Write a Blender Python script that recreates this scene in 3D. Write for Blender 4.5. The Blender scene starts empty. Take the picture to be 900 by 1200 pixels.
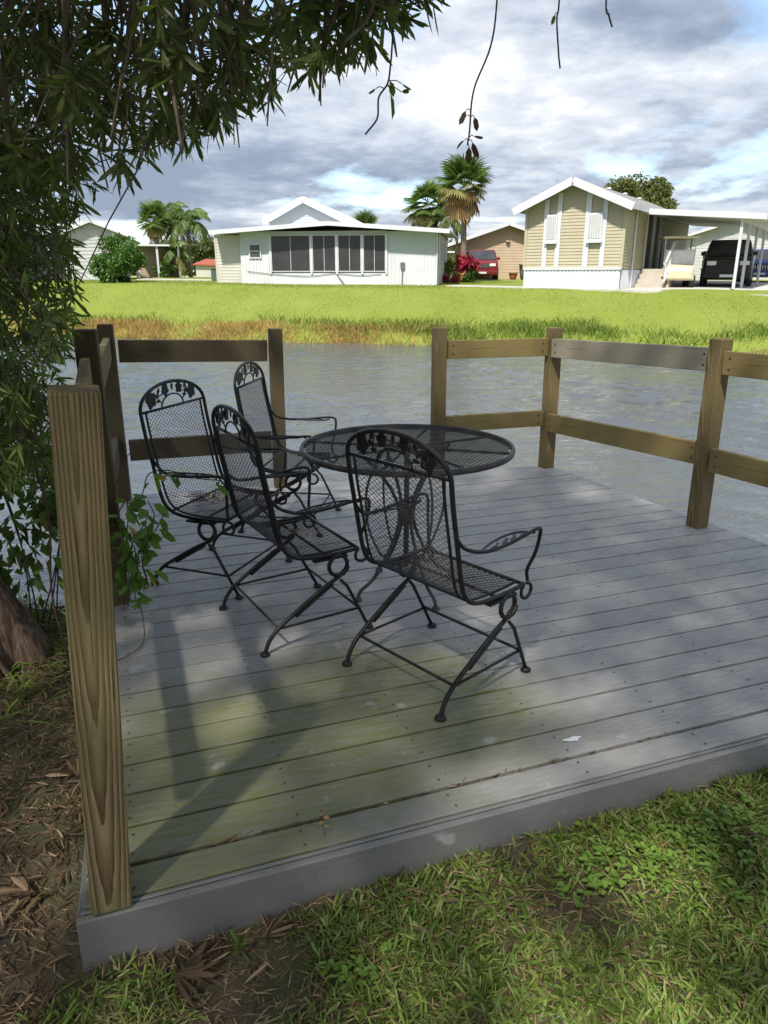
import bpy, bmesh, math, random
import numpy as np
from mathutils import Vector, Matrix, Euler
R = math.radians
random.seed(7)
rng = np.random.default_rng(7)
S = bpy.context.scene
C = S.collection

# ------------------------------------------------------------------ camera
EYE = 1.45
PITCH = math.atan((600 - 322) / 850.0)
cam = bpy.data.cameras.new('camera')
cam.sensor_fit = 'VERTICAL'; cam.sensor_height = 36; cam.sensor_width = 27
cam.lens = 36 * 850 / 1200.0
cam.clip_start = 0.02; cam.clip_end = 3000
camo = bpy.data.objects.new('camera', cam); C.objects.link(camo)
camo.location = (0, 0, EYE); camo.rotation_euler = (math.pi / 2 - PITCH, 0, 0)
S.camera = camo

# ------------------------------------------------------------------ sky, sun, exposure
SUN_AZ = Vector((-0.36, -0.93, 0)).normalized()      # horizontal direction towards the sun
SUN_EL = R(54)
sun_dir = Vector((SUN_AZ.x * math.cos(SUN_EL), SUN_AZ.y * math.cos(SUN_EL), math.sin(SUN_EL)))
W = bpy.data.worlds.new('World'); S.world = W; W.use_nodes = True
nt = W.node_tree; N = nt.nodes; L = nt.links
for n in list(N): N.remove(n)
def wn(t, **k):
    n = N.new(t)
    for a, v in k.items(): setattr(n, a, v)
    return n
def wm(op, a, b=None, c=None, clamp=False):
    n = wn('ShaderNodeMath', operation=op, use_clamp=clamp)
    for i, v in enumerate((a, b, c)):
        if v is None: continue
        if isinstance(v, (int, float)): n.inputs[i].default_value = v
        else: L.new(v, n.inputs[i])
    return n.outputs[0]
def wmix(f, a, b):
    n = wn('ShaderNodeMix', data_type='RGBA')
    if isinstance(f, (int, float)): n.inputs[0].default_value = f
    else: L.new(f, n.inputs[0])
    for i, v in ((6, a), (7, b)):
        if isinstance(v, tuple): n.inputs[i].default_value = (*v, 1)
        else: L.new(v, n.inputs[i])
    return n.outputs[2]
def wramp(f, stops):
    n = wn('ShaderNodeValToRGB')
    e = n.color_ramp.elements
    while len(e) < len(stops): e.new(0.5)
    for q, (p, c) in zip(e, stops): q.position = p; q.color = (c, c, c, 1) if isinstance(c, (int, float)) else (*c, 1)
    L.new(f, n.inputs[0]); return n.outputs[0]
sky = wn('ShaderNodeTexSky', sky_type='NISHITA', sun_disc=False)
sky.sun_elevation = SUN_EL
sky.sun_rotation = math.atan2(SUN_AZ.x, SUN_AZ.y)
sky.air_density = 1.0; sky.dust_density = 1.0; sky.ozone_density = 1.5
tc = wn('ShaderNodeTexCoord'); sp = wn('ShaderNodeSeparateXYZ'); L.new(tc.outputs['Generated'], sp.inputs[0])
zz = wm('ADD', wm('MAXIMUM', sp.outputs[2], 0.0), 0.17)
cb = wn('ShaderNodeCombineXYZ'); L.new(wm('DIVIDE', sp.outputs[0], zz), cb.inputs[0]); L.new(wm('DIVIDE', sp.outputs[1], zz), cb.inputs[1])
def wnoise(scale, detail, rough, off, dist=0.0):
    mp = wn('ShaderNodeMapping'); mp.inputs['Location'].default_value = off; L.new(cb.outputs[0], mp.inputs[0])
    n = wn('ShaderNodeTexNoise'); n.inputs['Scale'].default_value = scale; n.inputs['Detail'].default_value = detail
    n.inputs['Roughness'].default_value = rough; n.inputs['Distortion'].default_value = dist
    L.new(mp.outputs[0], n.inputs[0]); return n.outputs[0]
n1 = wnoise(1.0, 9, 0.55, (3.1, 1.7, 0), 0.25)
n2 = wnoise(0.95, 8, 0.5, (8.3, 4.4, 2), 0.3)
n3 = wnoise(3.6, 9, 0.62, (1.3, 9.4, 5), 0.2)
cover = wramp(n1, [(0.37, 0.0), (0.47, 1.0)])
tone = wm('ADD', wm('MULTIPLY', n2, 0.60), wm('MULTIPLY', n3, 0.40))
lum = wramp(tone, [(0.40, (1.15, 1.40, 1.85)), (0.47, (1.65, 1.92, 2.4)), (0.53, (2.5, 2.72, 3.1)), (0.58, (3.1, 3.25, 3.5)), (0.63, (4.0, 4.1, 4.25))])
cloudy = wmix(wm('MULTIPLY', cover, 0.97), sky.outputs[0], lum)
bg = wn('ShaderNodeBackground'); bg.inputs[1].default_value = 0.10
L.new(cloudy, bg.inputs[0])
wo = wn('ShaderNodeOutputWorld'); L.new(bg.outputs[0], wo.inputs[0])
sun = bpy.data.lights.new('sun', 'SUN'); sun.energy = 2.4; sun.angle = R(2.6); sun.color = (1.0, 0.94, 0.84)
suno = bpy.data.objects.new('sun', sun); C.objects.link(suno)
suno.rotation_euler = sun_dir.to_track_quat('Z', 'Y').to_euler()
suno.location = (-20, -30, 50)
S.view_settings.view_transform = 'Standard'; S.view_settings.look = 'None'
S.view_settings.gamma = 1; S.view_settings.use_curve_mapping = False
S.view_settings.exposure = 1.45
S.render.engine = 'CYCLES'
S.cycles.max_bounces = 6; S.cycles.diffuse_bounces = 3; S.cycles.glossy_bounces = 3; S.cycles.transmission_bounces = 4; S.cycles.transparent_max_bounces = 4

# ------------------------------------------------------------------ materials
MATS = {}
class NT:
    def __init__(s, name):
        m = bpy.data.materials.new(name); m.use_nodes = True; s.m = m; s.t = m.node_tree
        for n in list(s.t.nodes): s.t.nodes.remove(n)
        s.out = s.n('ShaderNodeOutputMaterial'); s.p = s.n('ShaderNodeBsdfPrincipled')
        s.l(s.p.outputs[0], s.out.inputs[0]); MATS[name] = m
    def n(s, t, **k):
        n = s.t.nodes.new(t)
        for a, v in k.items(): setattr(n, a, v)
        return n
    def l(s, a, b): s.t.links.new(a, b)
    def val(s, sock, v):
        if isinstance(v, bpy.types.NodeSocket): s.l(v, sock)
        elif isinstance(v, tuple) and len(v) == 3 and sock.type == 'RGBA': sock.default_value = (*v, 1)
        else: sock.default_value = v
    def set(s, **k):
        for a, v in k.items(): s.val(s.p.inputs[a.replace('_', ' ')], v)
        return s
    def coord(s, kind='Object', scale=(1, 1, 1), loc=(0, 0, 0), rot=(0, 0, 0)):
        if kind == 'Position': o = s.n('ShaderNodeNewGeometry').outputs['Position']
        else: o = s.n('ShaderNodeTexCoord').outputs[kind]
        m = s.n('ShaderNodeMapping'); m.inputs['Scale'].default_value = scale
        m.inputs['Location'].default_value = loc; m.inputs['Rotation'].default_value = rot
        s.l(o, m.inputs[0]); return m.outputs[0]
    def noise(s, vec, scale=5, detail=4, rough=0.55, dist=0.0):
        n = s.n('ShaderNodeTexNoise'); s.l(vec, n.inputs[0]); n.inputs['Scale'].default_value = scale
        n.inputs['Detail'].default_value = detail; n.inputs['Roughness'].default_value = rough
        n.inputs['Distortion'].default_value = dist; return n.outputs[0]
    def ramp(s, f, stops, interp='LINEAR'):
        n = s.n('ShaderNodeValToRGB'); n.color_ramp.interpolation = interp; e = n.color_ramp.elements
        while len(e) < len(stops): e.new(0.5)
        for q, (p, c) in zip(e, stops): q.position = p; q.color = (c, c, c, 1) if isinstance(c, (int, float)) else (*c, 1)
        s.l(f, n.inputs[0]); return n.outputs[0]
    def mix(s, f, a, b, mode='MIX'):
        n = s.n('ShaderNodeMix', data_type='RGBA', blend_type=mode)
        s.val(n.inputs[0], f); s.val(n.inputs[6], a); s.val(n.inputs[7], b); return n.outputs[2]
    def math(s, op, a, b=0.0, clamp=False):
        n = s.n('ShaderNodeMath', operation=op, use_clamp=clamp); s.val(n.inputs[0], a); s.val(n.inputs[1], b); return n.outputs[0]
    def bump(s, h, strength=0.3, dist=0.01):
        n = s.n('ShaderNodeBump'); n.inputs['Strength'].default_value = strength; n.inputs['Distance'].default_value = dist
        s.l(h, n.inputs['Height']); s.l(n.outputs[0], s.p.inputs['Normal']); return n.outputs[0]
    def objrand(s): return s.n('ShaderNodeObjectInfo').outputs['Random']
    def attr(s, a): return s.n('ShaderNodeAttribute', attribute_name=a).outputs['Fac']

def simple(name, c1, c2=None, rough=0.6, scale=6, metal=0.0, bump=0.15, spec=0.5, stretch=(1, 1, 1), detail=5):
    t = NT(name); c2 = c2 or tuple(x * 0.8 for x in c1)
    v = t.coord('Object', stretch); f = t.noise(v, scale, detail)
    t.set(Base_Color=t.mix(t.ramp(f, [(0.35, 0.0), (0.65, 1.0)]), c1, c2), Roughness=rough, Metallic=metal)
    t.p.inputs['Specular IOR Level'].default_value = spec
    if bump: t.bump(t.noise(v, scale * 5, 4), bump, 0.004)
    return t.m

def leafmat(name, dark, light, trans=0.35, rough=0.45, odd=None, tint=None):
    t = NT(name); r = t.attr('rnd')
    col = t.ramp(r, [(0.0, dark), (0.75, light)] + ([(0.93, light), (1.0, odd)] if odd else []))
    t.set(Base_Color=col, Roughness=rough); t.p.inputs['Specular IOR Level'].default_value = 0.4
    tr = t.n('ShaderNodeBsdfTranslucent')
    tc_ = t.mix(0.5, col, tint or (0.14, 0.24, 0.02)); t.l(tc_, tr.inputs[0])
    mx = t.n('ShaderNodeMixShader'); mx.inputs[0].default_value = trans
    t.l(t.p.outputs[0], mx.inputs[1]); t.l(tr.outputs[0], mx.inputs[2]); t.l(mx.outputs[0], t.out.inputs[0])
    return t.m

def deck_mat(name='deck_boards', algae=1.0, vert=False):
    t = NT(name); rnd = t.objrand()
    off = t.n('ShaderNodeCombineXYZ'); t.l(t.math('MULTIPLY', rnd, 40.0), off.inputs[0]); t.l(t.math('MULTIPLY', rnd, 17.0), off.inputs[1])
    base = t.n('ShaderNodeVectorMath', operation='ADD'); t.l(t.coord('Object'), base.inputs[0]); t.l(off.outputs[0], base.inputs[1])
    def mp(sc):
        m = t.n('ShaderNodeMapping'); m.inputs['Scale'].default_value = (sc[0], sc[2], sc[1]) if vert else sc; t.l(base.outputs[0], m.inputs[0]); return m.outputs[0]
    grain = t.noise(mp((2.5, 70, 10)), 4.0, 6, 0.65)
    fine = t.noise(mp((9, 260, 20)), 2.0, 3, 0.6)
    blot = t.noise(mp((1.6, 5, 2)), 2.2, 5, 0.6)
    g = t.mix(t.ramp(grain, [(0.3, 0.0), (0.72, 1.0)]), (0.19, 0.184, 0.172), (0.56, 0.545, 0.515))
    g = t.mix(t.math('MULTIPLY', t.ramp(blot, [(0.42, 0.0), (0.7, 1.0)]), 0.35), g, (0.29, 0.285, 0.30))
    g = t.mix(t.math('MULTIPLY', t.ramp(fine, [(0.35, 0.0), (0.65, 1.0)]), 0.35), g, (0.12, 0.12, 0.12))
    g = t.mix(t.math('MULTIPLY', rnd, 0.30), g, (0.19, 0.188, 0.185))
    Pd = t.coord('Position'); dn = t.noise(Pd, 1.7, 5, 0.6)
    m_ = t.n('ShaderNodeSeparateXYZ'); t.l(Pd, m_.inputs[0])
    shade_dirt = t.math('ADD', t.math('MULTIPLY', t.math('ADD', m_.outputs[1], t.math('MULTIPLY', m_.outputs[0], 0.45)), -0.42), t.math('ADD', t.math('MULTIPLY', dn, 0.8), 0.95))  # darker front left: tree shade put into the board colour, plus some dirt
    g = t.mix(t.ramp(shade_dirt, [(0.15, 0.0), (0.6, 0.62)]), g, (0.14, 0.138, 0.132))
    # algae stains: their own shape, on the front left and middle of the deck
    P = t.coord('Position')
    def blob(cx, cy, rx, ry):
        m = t.n('ShaderNodeMapping'); m.inputs['Location'].default_value = (-cx / rx, -cy / ry, 0); m.inputs['Scale'].default_value = (1 / rx, 1 / ry, 0)
        t.l(P, m.inputs[0]); d = t.n('ShaderNodeVectorMath', operation='LENGTH'); t.l(m.outputs[0], d.inputs[0])
        return t.math('SUBTRACT', 1.0, d.outputs['Value'])
    b = t.math('MAXIMUM', t.math('MAXIMUM', blob(-0.45, 1.9, 0.95, 0.72), blob(0.05, 2.25, 0.85, 0.62)), blob(-0.6, 1.6, 0.6, 0.4))
    an = t.noise(P, 2.6, 6, 0.62)
    am = t.math('ADD', t.math('MULTIPLY', b, 0.9), t.math('SUBTRACT', an, 0.55))
    am = t.ramp(am, [(0.06, 0.0), (0.46, 0.92 * algae)])
    streak = t.ramp(t.noise(mp((3, 22, 4)), 3.0, 5, 0.65), [(0.3, 0.35), (0.65, 1.0)])
    g = t.mix(t.math('MULTIPLY', am, streak), g, (0.125, 0.133, 0.026))
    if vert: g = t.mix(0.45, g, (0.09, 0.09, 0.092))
    # pale worn spots and small bird marks
    wsp = t.noise(P, 7.0, 4, 0.5); g = t.mix(t.math('MULTIPLY', t.ramp(wsp, [(0.66, 0.0), (0.72, 1.0)]), 0.45), g, (0.46, 0.46, 0.45))
    sp_ = t.noise(P, 46.0, 2, 0.5); g = t.mix(t.math('MULTIPLY', t.ramp(sp_, [(0.74, 0.0), (0.77, 1.0)]), 0.7), g, (0.03, 0.028, 0.02))
    t.set(Base_Color=g, Roughness=t.ramp(grain, [(0.2, 0.62), (0.8, 0.42)])); t.p.inputs['Specular IOR Level'].default_value = 0.55
    h = t.math('ADD', t.math('MULTIPLY', grain, 0.6), t.math('MULTIPLY', fine, 0.4)); t.bump(h, 0.45, 0.003)
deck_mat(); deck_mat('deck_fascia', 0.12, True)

def fence_mat(name, axis, early, late, green, scale=36.0, seed=0.0, tilt=2.3, jit=1.0, dist=3.0):
    # growth rings cut by the face of the timber give the cathedral grain
    t = NT(name)
    rot = {'z': (R(tilt), R(tilt * 0.7 * jit), 0), 'x': (R(90), R(0), R(90 + tilt))}[axis]
    rnd = t.objrand()
    co = t.coord('Object')
    off = t.n('ShaderNodeCombineXYZ')
    t.l(t.math('MULTIPLY', rnd, 0.03 * jit), off.inputs[0]); t.l(t.math('MULTIPLY', rnd, 3.0 * jit), off.inputs[2])
    ad = t.n('ShaderNodeVectorMath', operation='ADD'); t.l(co, ad.inputs[0]); t.l(off.outputs[0], ad.inputs[1])
    m = t.n('ShaderNodeMapping'); m.inputs['Rotation'].default_value = rot; m.inputs['Location'].default_value = (0.006, 0.078 + seed, 0); t.l(ad.outputs[0], m.inputs[0])
    st = t.n('ShaderNodeMapping'); st.inputs['Scale'].default_value = (1, 1, 0.12); t.l(m.outputs[0], st.inputs[0])
    w = t.n('ShaderNodeTexWave', wave_type='RINGS', rings_direction='Z', wave_profile='SAW'); t.l(st.outputs[0], w.inputs[0])
    w.inputs['Scale'].default_value = scale; w.inputs['Distortion'].default_value = dist; w.inputs['Detail'].default_value = 2; w.inputs['Detail Scale'].default_value = 2.0; w.inputs['Detail Roughness'].default_value = 0.5
    sc = (60, 60, 2.0) if axis == 'z' else (2.0, 60, 60)
    fib = t.noise(t.coord('Object', sc), 5, 5, 0.6)
    blot = t.noise(t.coord('Object'), 4.5, 5, 0.6)
    c = t.mix(t.ramp(w.outputs[1], [(0.15, 0.0), (0.85, 1.0)]), early, late)
    c = t.mix(t.math('MULTIPLY', t.ramp(fib, [(0.3, 0.0), (0.7, 1.0)]), 0.45), c, tuple(x * 0.55 for x in early))
    c = t.mix(t.math('MULTIPLY', t.ramp(blot, [(0.45, 0.0), (0.68, 1.0)]), 0.75), c, green)
    cr = t.noise(t.coord('Object', (90, 90, 1.2) if axis == 'z' else (1.2, 90, 90)), 1.6, 2, 0.5)
    c = t.mix(t.ramp(cr, [(0.70, 0.0), (0.73, 0.85)]), c, (0.02, 0.016, 0.01))
    t.set(Base_Color=c, Roughness=0.8); t.p.inputs['Specular IOR Level'].default_value = 0.25
    t.bump(t.math('ADD', t.math('MULTIPLY', w.outputs[1], 0.4), fib), 0.5, 0.003)
fence_mat('post_wood', 'z', (0.24, 0.175, 0.085), (0.085, 0.056, 0.024), (0.14, 0.12, 0.048))
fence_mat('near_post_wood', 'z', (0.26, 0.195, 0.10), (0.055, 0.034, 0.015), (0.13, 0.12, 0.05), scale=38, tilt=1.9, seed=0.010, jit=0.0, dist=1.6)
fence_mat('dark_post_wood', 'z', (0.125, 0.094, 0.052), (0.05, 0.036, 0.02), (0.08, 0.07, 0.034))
fence_mat('rail_wood', 'x', (0.27, 0.205, 0.088), (0.12, 0.084, 0.034), (0.18, 0.155, 0.052))
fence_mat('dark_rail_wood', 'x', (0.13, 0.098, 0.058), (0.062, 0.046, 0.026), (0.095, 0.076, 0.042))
fence_mat('grey_rail_wood', 'x', (0.44, 0.40, 0.31), (0.22, 0.19, 0.135), (0.33, 0.29, 0.19))
simple('wrought_iron', (0.008, 0.008, 0.009), (0.018, 0.017, 0.016), rough=0.42, scale=40, bump=0.25, spec=0.35)
simple('iron_mesh', (0.013, 0.013, 0.014), (0.028, 0.027, 0.026), rough=0.45, scale=50, bump=0.0, spec=0.5)
simple('table_iron', (0.022, 0.021, 0.020), (0.075, 0.066, 0.056), rough=0.5, scale=14, bump=0.2, spec=0.5)
simple('white_metal', (0.63, 0.65, 0.69), (0.55, 0.57, 0.61), rough=0.45, scale=1.2, bump=0.04)
simple('aqua_wall', (0.46, 0.515, 0.555), (0.42, 0.475, 0.515), rough=0.6, scale=1.0, bump=0.05)
simple('cream_siding', (0.52, 0.51, 0.46), (0.46, 0.45, 0.40), rough=0.6, scale=1.5, bump=0.05)
simple('beige_siding', (0.44, 0.40, 0.285), (0.40, 0.36, 0.255), rough=0.6, scale=1.4, bump=0.05)
simple('tan_siding', (0.47, 0.36, 0.25), (0.42, 0.32, 0.22), rough=0.6, scale=1.4, bump=0.05)
simple('grey_siding', (0.50, 0.51, 0.51), (0.43, 0.44, 0.44), rough=0.6, scale=1.4, bump=0.05)
simple('roof_shingle', (0.20, 0.19, 0.185), (0.28, 0.27, 0.26), rough=0.9, scale=9, bump=0.4)
simple('white_roof', (0.66, 0.66, 0.65), (0.58, 0.58, 0.57), rough=0.6, scale=0.8, bump=0.05)
simple('red_roof', (0.36, 0.09, 0.05), (0.28, 0.07, 0.04), rough=0.8, scale=2)
simple('screen', (0.030, 0.031, 0.034), (0.045, 0.045, 0.048), rough=0.35, scale=1.5, bump=0.0)
simple('window_glass', (0.03, 0.035, 0.04), (0.05, 0.055, 0.06), rough=0.06, scale=2, bump=0.0, spec=0.6)
simple('concrete', (0.52, 0.50, 0.47), (0.42, 0.41, 0.38), rough=0.85, scale=2.0)
simple('steps_concrete', (0.50, 0.46, 0.39), (0.42, 0.39, 0.33), rough=0.85, scale=3.0)
simple('black_paint', (0.008, 0.008, 0.009), (0.012, 0.012, 0.013), rough=0.18, scale=2, bump=0.0, spec=0.6)
simple('red_paint', (0.17, 0.012, 0.018), (0.14, 0.010, 0.014), rough=0.2, scale=2, bump=0.0, spec=0.6)
simple('blue_paint', (0.018, 0.05, 0.24), (0.015, 0.04, 0.19), rough=0.2, scale=2, bump=0.0, spec=0.6)
simple('cream_paint', (0.66, 0.58, 0.38), (0.61, 0.53, 0.35), rough=0.35, scale=2, bump=0.0)
simple('rubber', (0.018, 0.018, 0.018), (0.028, 0.028, 0.026), rough=0.85, scale=8)
simple('chrome', (0.55, 0.56, 0.58), (0.5, 0.5, 0.52), rough=0.2, metal=0.9, scale=3, bump=0.0)
simple('lamp_glass', (0.75, 0.76, 0.78), (0.65, 0.66, 0.68), rough=0.12, scale=5, bump=0.0)
simple('palm_trunk', (0.23, 0.19, 0.145), (0.14, 0.115, 0.085), rough=0.95, scale=5, bump=0.6, stretch=(1, 1, 4))
simple('rusty_steel', (0.05, 0.042, 0.036), (0.03, 0.024, 0.02), rough=0.7, scale=20, bump=0.0)
simple('twig', (0.12, 0.09, 0.06), (0.055, 0.042, 0.028), rough=0.9, scale=18, bump=0.3)
simple('pale_twig', (0.21, 0.17, 0.12), (0.11, 0.085, 0.06), rough=0.9, scale=18, bump=0.3)
simple('vine_stem', (0.085, 0.05, 0.032), (0.05, 0.032, 0.02), rough=0.85, scale=30, bump=0.2)
simple('terracotta', (0.42, 0.13, 0.06), (0.34, 0.10, 0.05), rough=0.8, scale=4)
simple('green_plastic', (0.06, 0.10, 0.085), (0.05, 0.08, 0.07), rough=0.6, scale=4)
simple('grey_plastic', (0.13, 0.13, 0.14), (0.10, 0.10, 0.11), rough=0.6, scale=4)
leafmat('tree_leaf', (0.05, 0.064, 0.022), (0.16, 0.20, 0.06), 0.45, 0.40, (0.17, 0.13, 0.05))
leafmat('sunny_leaf', (0.06, 0.10, 0.02), (0.15, 0.22, 0.045), 0.40, 0.40, (0.20, 0.20, 0.05))  # tree_leaf lightened: sun on the left foliage put into the colour
leafmat('clover_leaf', (0.13, 0.22, 0.03), (0.20, 0.32, 0.05), 0.35, 0.5)
leafmat('vine_leaf', (0.07, 0.15, 0.02), (0.15, 0.29, 0.04), 0.4, 0.45)
leafmat('yellow_leaf', (0.42, 0.30, 0.02), (0.5, 0.36, 0.03), 0.3, 0.5, tint=(0.5, 0.35, 0.02))
leafmat('bush_leaf', (0.03, 0.085, 0.014), (0.09, 0.19, 0.03), 0.3, 0.35)
leafmat('broad_leaf', (0.05, 0.07, 0.018), (0.16, 0.17, 0.045), 0.3, 0.55, (0.22, 0.16, 0.05))
leafmat('palm_leaf', (0.05, 0.10, 0.02), (0.14, 0.21, 0.05), 0.3, 0.4, (0.22, 0.22, 0.07))
leafmat('palm_dead', (0.20, 0.13, 0.05), (0.34, 0.23, 0.10), 0.3, 0.7, tint=(0.3, 0.2, 0.08))
leafmat('palm_mixed', (0.16, 0.16, 0.045), (0.26, 0.24, 0.08), 0.3, 0.6, tint=(0.3, 0.25, 0.06))
leafmat('ti_leaf', (0.26, 0.018, 0.045), (0.42, 0.045, 0.08), 0.3, 0.4, (0.10, 0.06, 0.03), tint=(0.5, 0.05, 0.1))
leafmat('yellow_green', (0.20, 0.22, 0.02), (0.38, 0.36, 0.04), 0.3, 0.5)
leafmat('grass_blade', (0.08, 0.135, 0.022), (0.215, 0.30, 0.062), 0.3, 0.45, (0.36, 0.28, 0.13))
leafmat('dry_blade', (0.20, 0.135, 0.065), (0.38, 0.28, 0.15), 0.2, 0.75, (0.12, 0.08, 0.045), tint=(0.3, 0.2, 0.1))
leafmat('litter_leaf', (0.060, 0.038, 0.022), (0.17, 0.108, 0.06), 0.12, 0.65, (0.36, 0.26, 0.15), tint=(0.25, 0.13, 0.05))
leafmat('reed', (0.44, 0.26, 0.08), (0.60, 0.43, 0.17), 0.35, 0.7, (0.26, 0.27, 0.06), tint=(0.5, 0.32, 0.10))
leafmat('reed_green', (0.10, 0.17, 0.022), (0.21, 0.30, 0.045), 0.3, 0.6, (0.34, 0.33, 0.12))
leafmat('lawn_blade', (0.18, 0.23, 0.032), (0.23, 0.28, 0.05), 0.3, 0.6, (0.25, 0.27, 0.06))
leafmat('far_leaf', (0.05, 0.075, 0.025), (0.11, 0.135, 0.045), 0.2, 0.7)

def bark():
    t = NT('bark'); v = t.coord('Object', (9, 9, 1.0))
    f = t.noise(v, 3.0, 8, 0.68, 0.6)
    c = t.ramp(f, [(0.32, (0.035, 0.022, 0.015)), (0.48, (0.15, 0.092, 0.06)), (0.62, (0.34, 0.25, 0.18))])
    t.set(Base_Color=c, Roughness=0.95); t.bump(f, 1.0, 0.03)
bark()
def ground_mat():
    t = NT('soil_thatch'); P = t.coord('Position')
    a = t.noise(P, 9, 8, 0.7); b = t.noise(P, 1.4, 5, 0.6); c_ = t.noise(P, 60, 4, 0.7)
    c = t.ramp(a, [(0.3, (0.030, 0.022, 0.015)), (0.5, (0.085, 0.062, 0.038)), (0.7, (0.17, 0.13, 0.075))])
    c = t.mix(t.math('MULTIPLY', t.ramp(b, [(0.42, 0.0), (0.6, 1.0)]), 0.55), c, (0.06, 0.085, 0.022))
    t.set(Base_Color=c, Roughness=0.95); t.bump(t.math('ADD', a, c_), 0.9, 0.02)
ground_mat()
def lawn_mat():
    t = NT('lawn'); P = t.coord('Position')
    a = t.noise(P, 0.35, 6, 0.6); b = t.noise(P, 3.2, 6, 0.7); d = t.noise(P, 16, 4, 0.7)
    c = t.mix(t.ramp(a, [(0.35, 0.0), (0.65, 1.0)]), (0.18, 0.235, 0.032), (0.225, 0.275, 0.050))
    c = t.mix(t.math('MULTIPLY', t.ramp(b, [(0.4, 0.0), (0.7, 1.0)]), 0.45), c, (0.225, 0.26, 0.055))
    c = t.mix(t.math('MULTIPLY', t.ramp(d, [(0.5, 0.0), (0.75, 1.0)]), 0.4), c, (0.11, 0.17, 0.022))
    t.set(Base_Color=c, Roughness=0.9); t.p.inputs['Specular IOR Level'].default_value = 0.2
    t.bump(t.math('ADD', b, d), 0.8, 0.06)
lawn_mat()
def water_mat():
    t = NT('water')
    v = t.coord('Position', (1.0, 1.9, 1), (0, 0, 0), (0, 0, R(-14)))
    a = t.noise(v, 2.3, 3, 0.5, 0.6); v2 = t.coord('Position', (1.0, 2.3, 1), (4, 2, 0), (0, 0, R(12)))
    b = t.noise(v2, 6.5, 3, 0.55, 0.4); g = t.noise(t.coord('Position'), 0.35, 3, 0.5)
    t.set(Base_Color=(0.09, 0.098, 0.102), Roughness=0.05, IOR=1.38)
    t.p.inputs['Specular IOR Level'].default_value = 0.5
    h = t.math('ADD', t.math('MULTIPLY', a, 1.0), t.math('MULTIPLY', b, 0.33))
    h = t.math('MULTIPLY', h, t.ramp(g, [(0.3, 0.6), (0.7, 1.0)]))
    t.bump(h, 1.0, 0.05)
water_mat()
M = MATS

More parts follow.
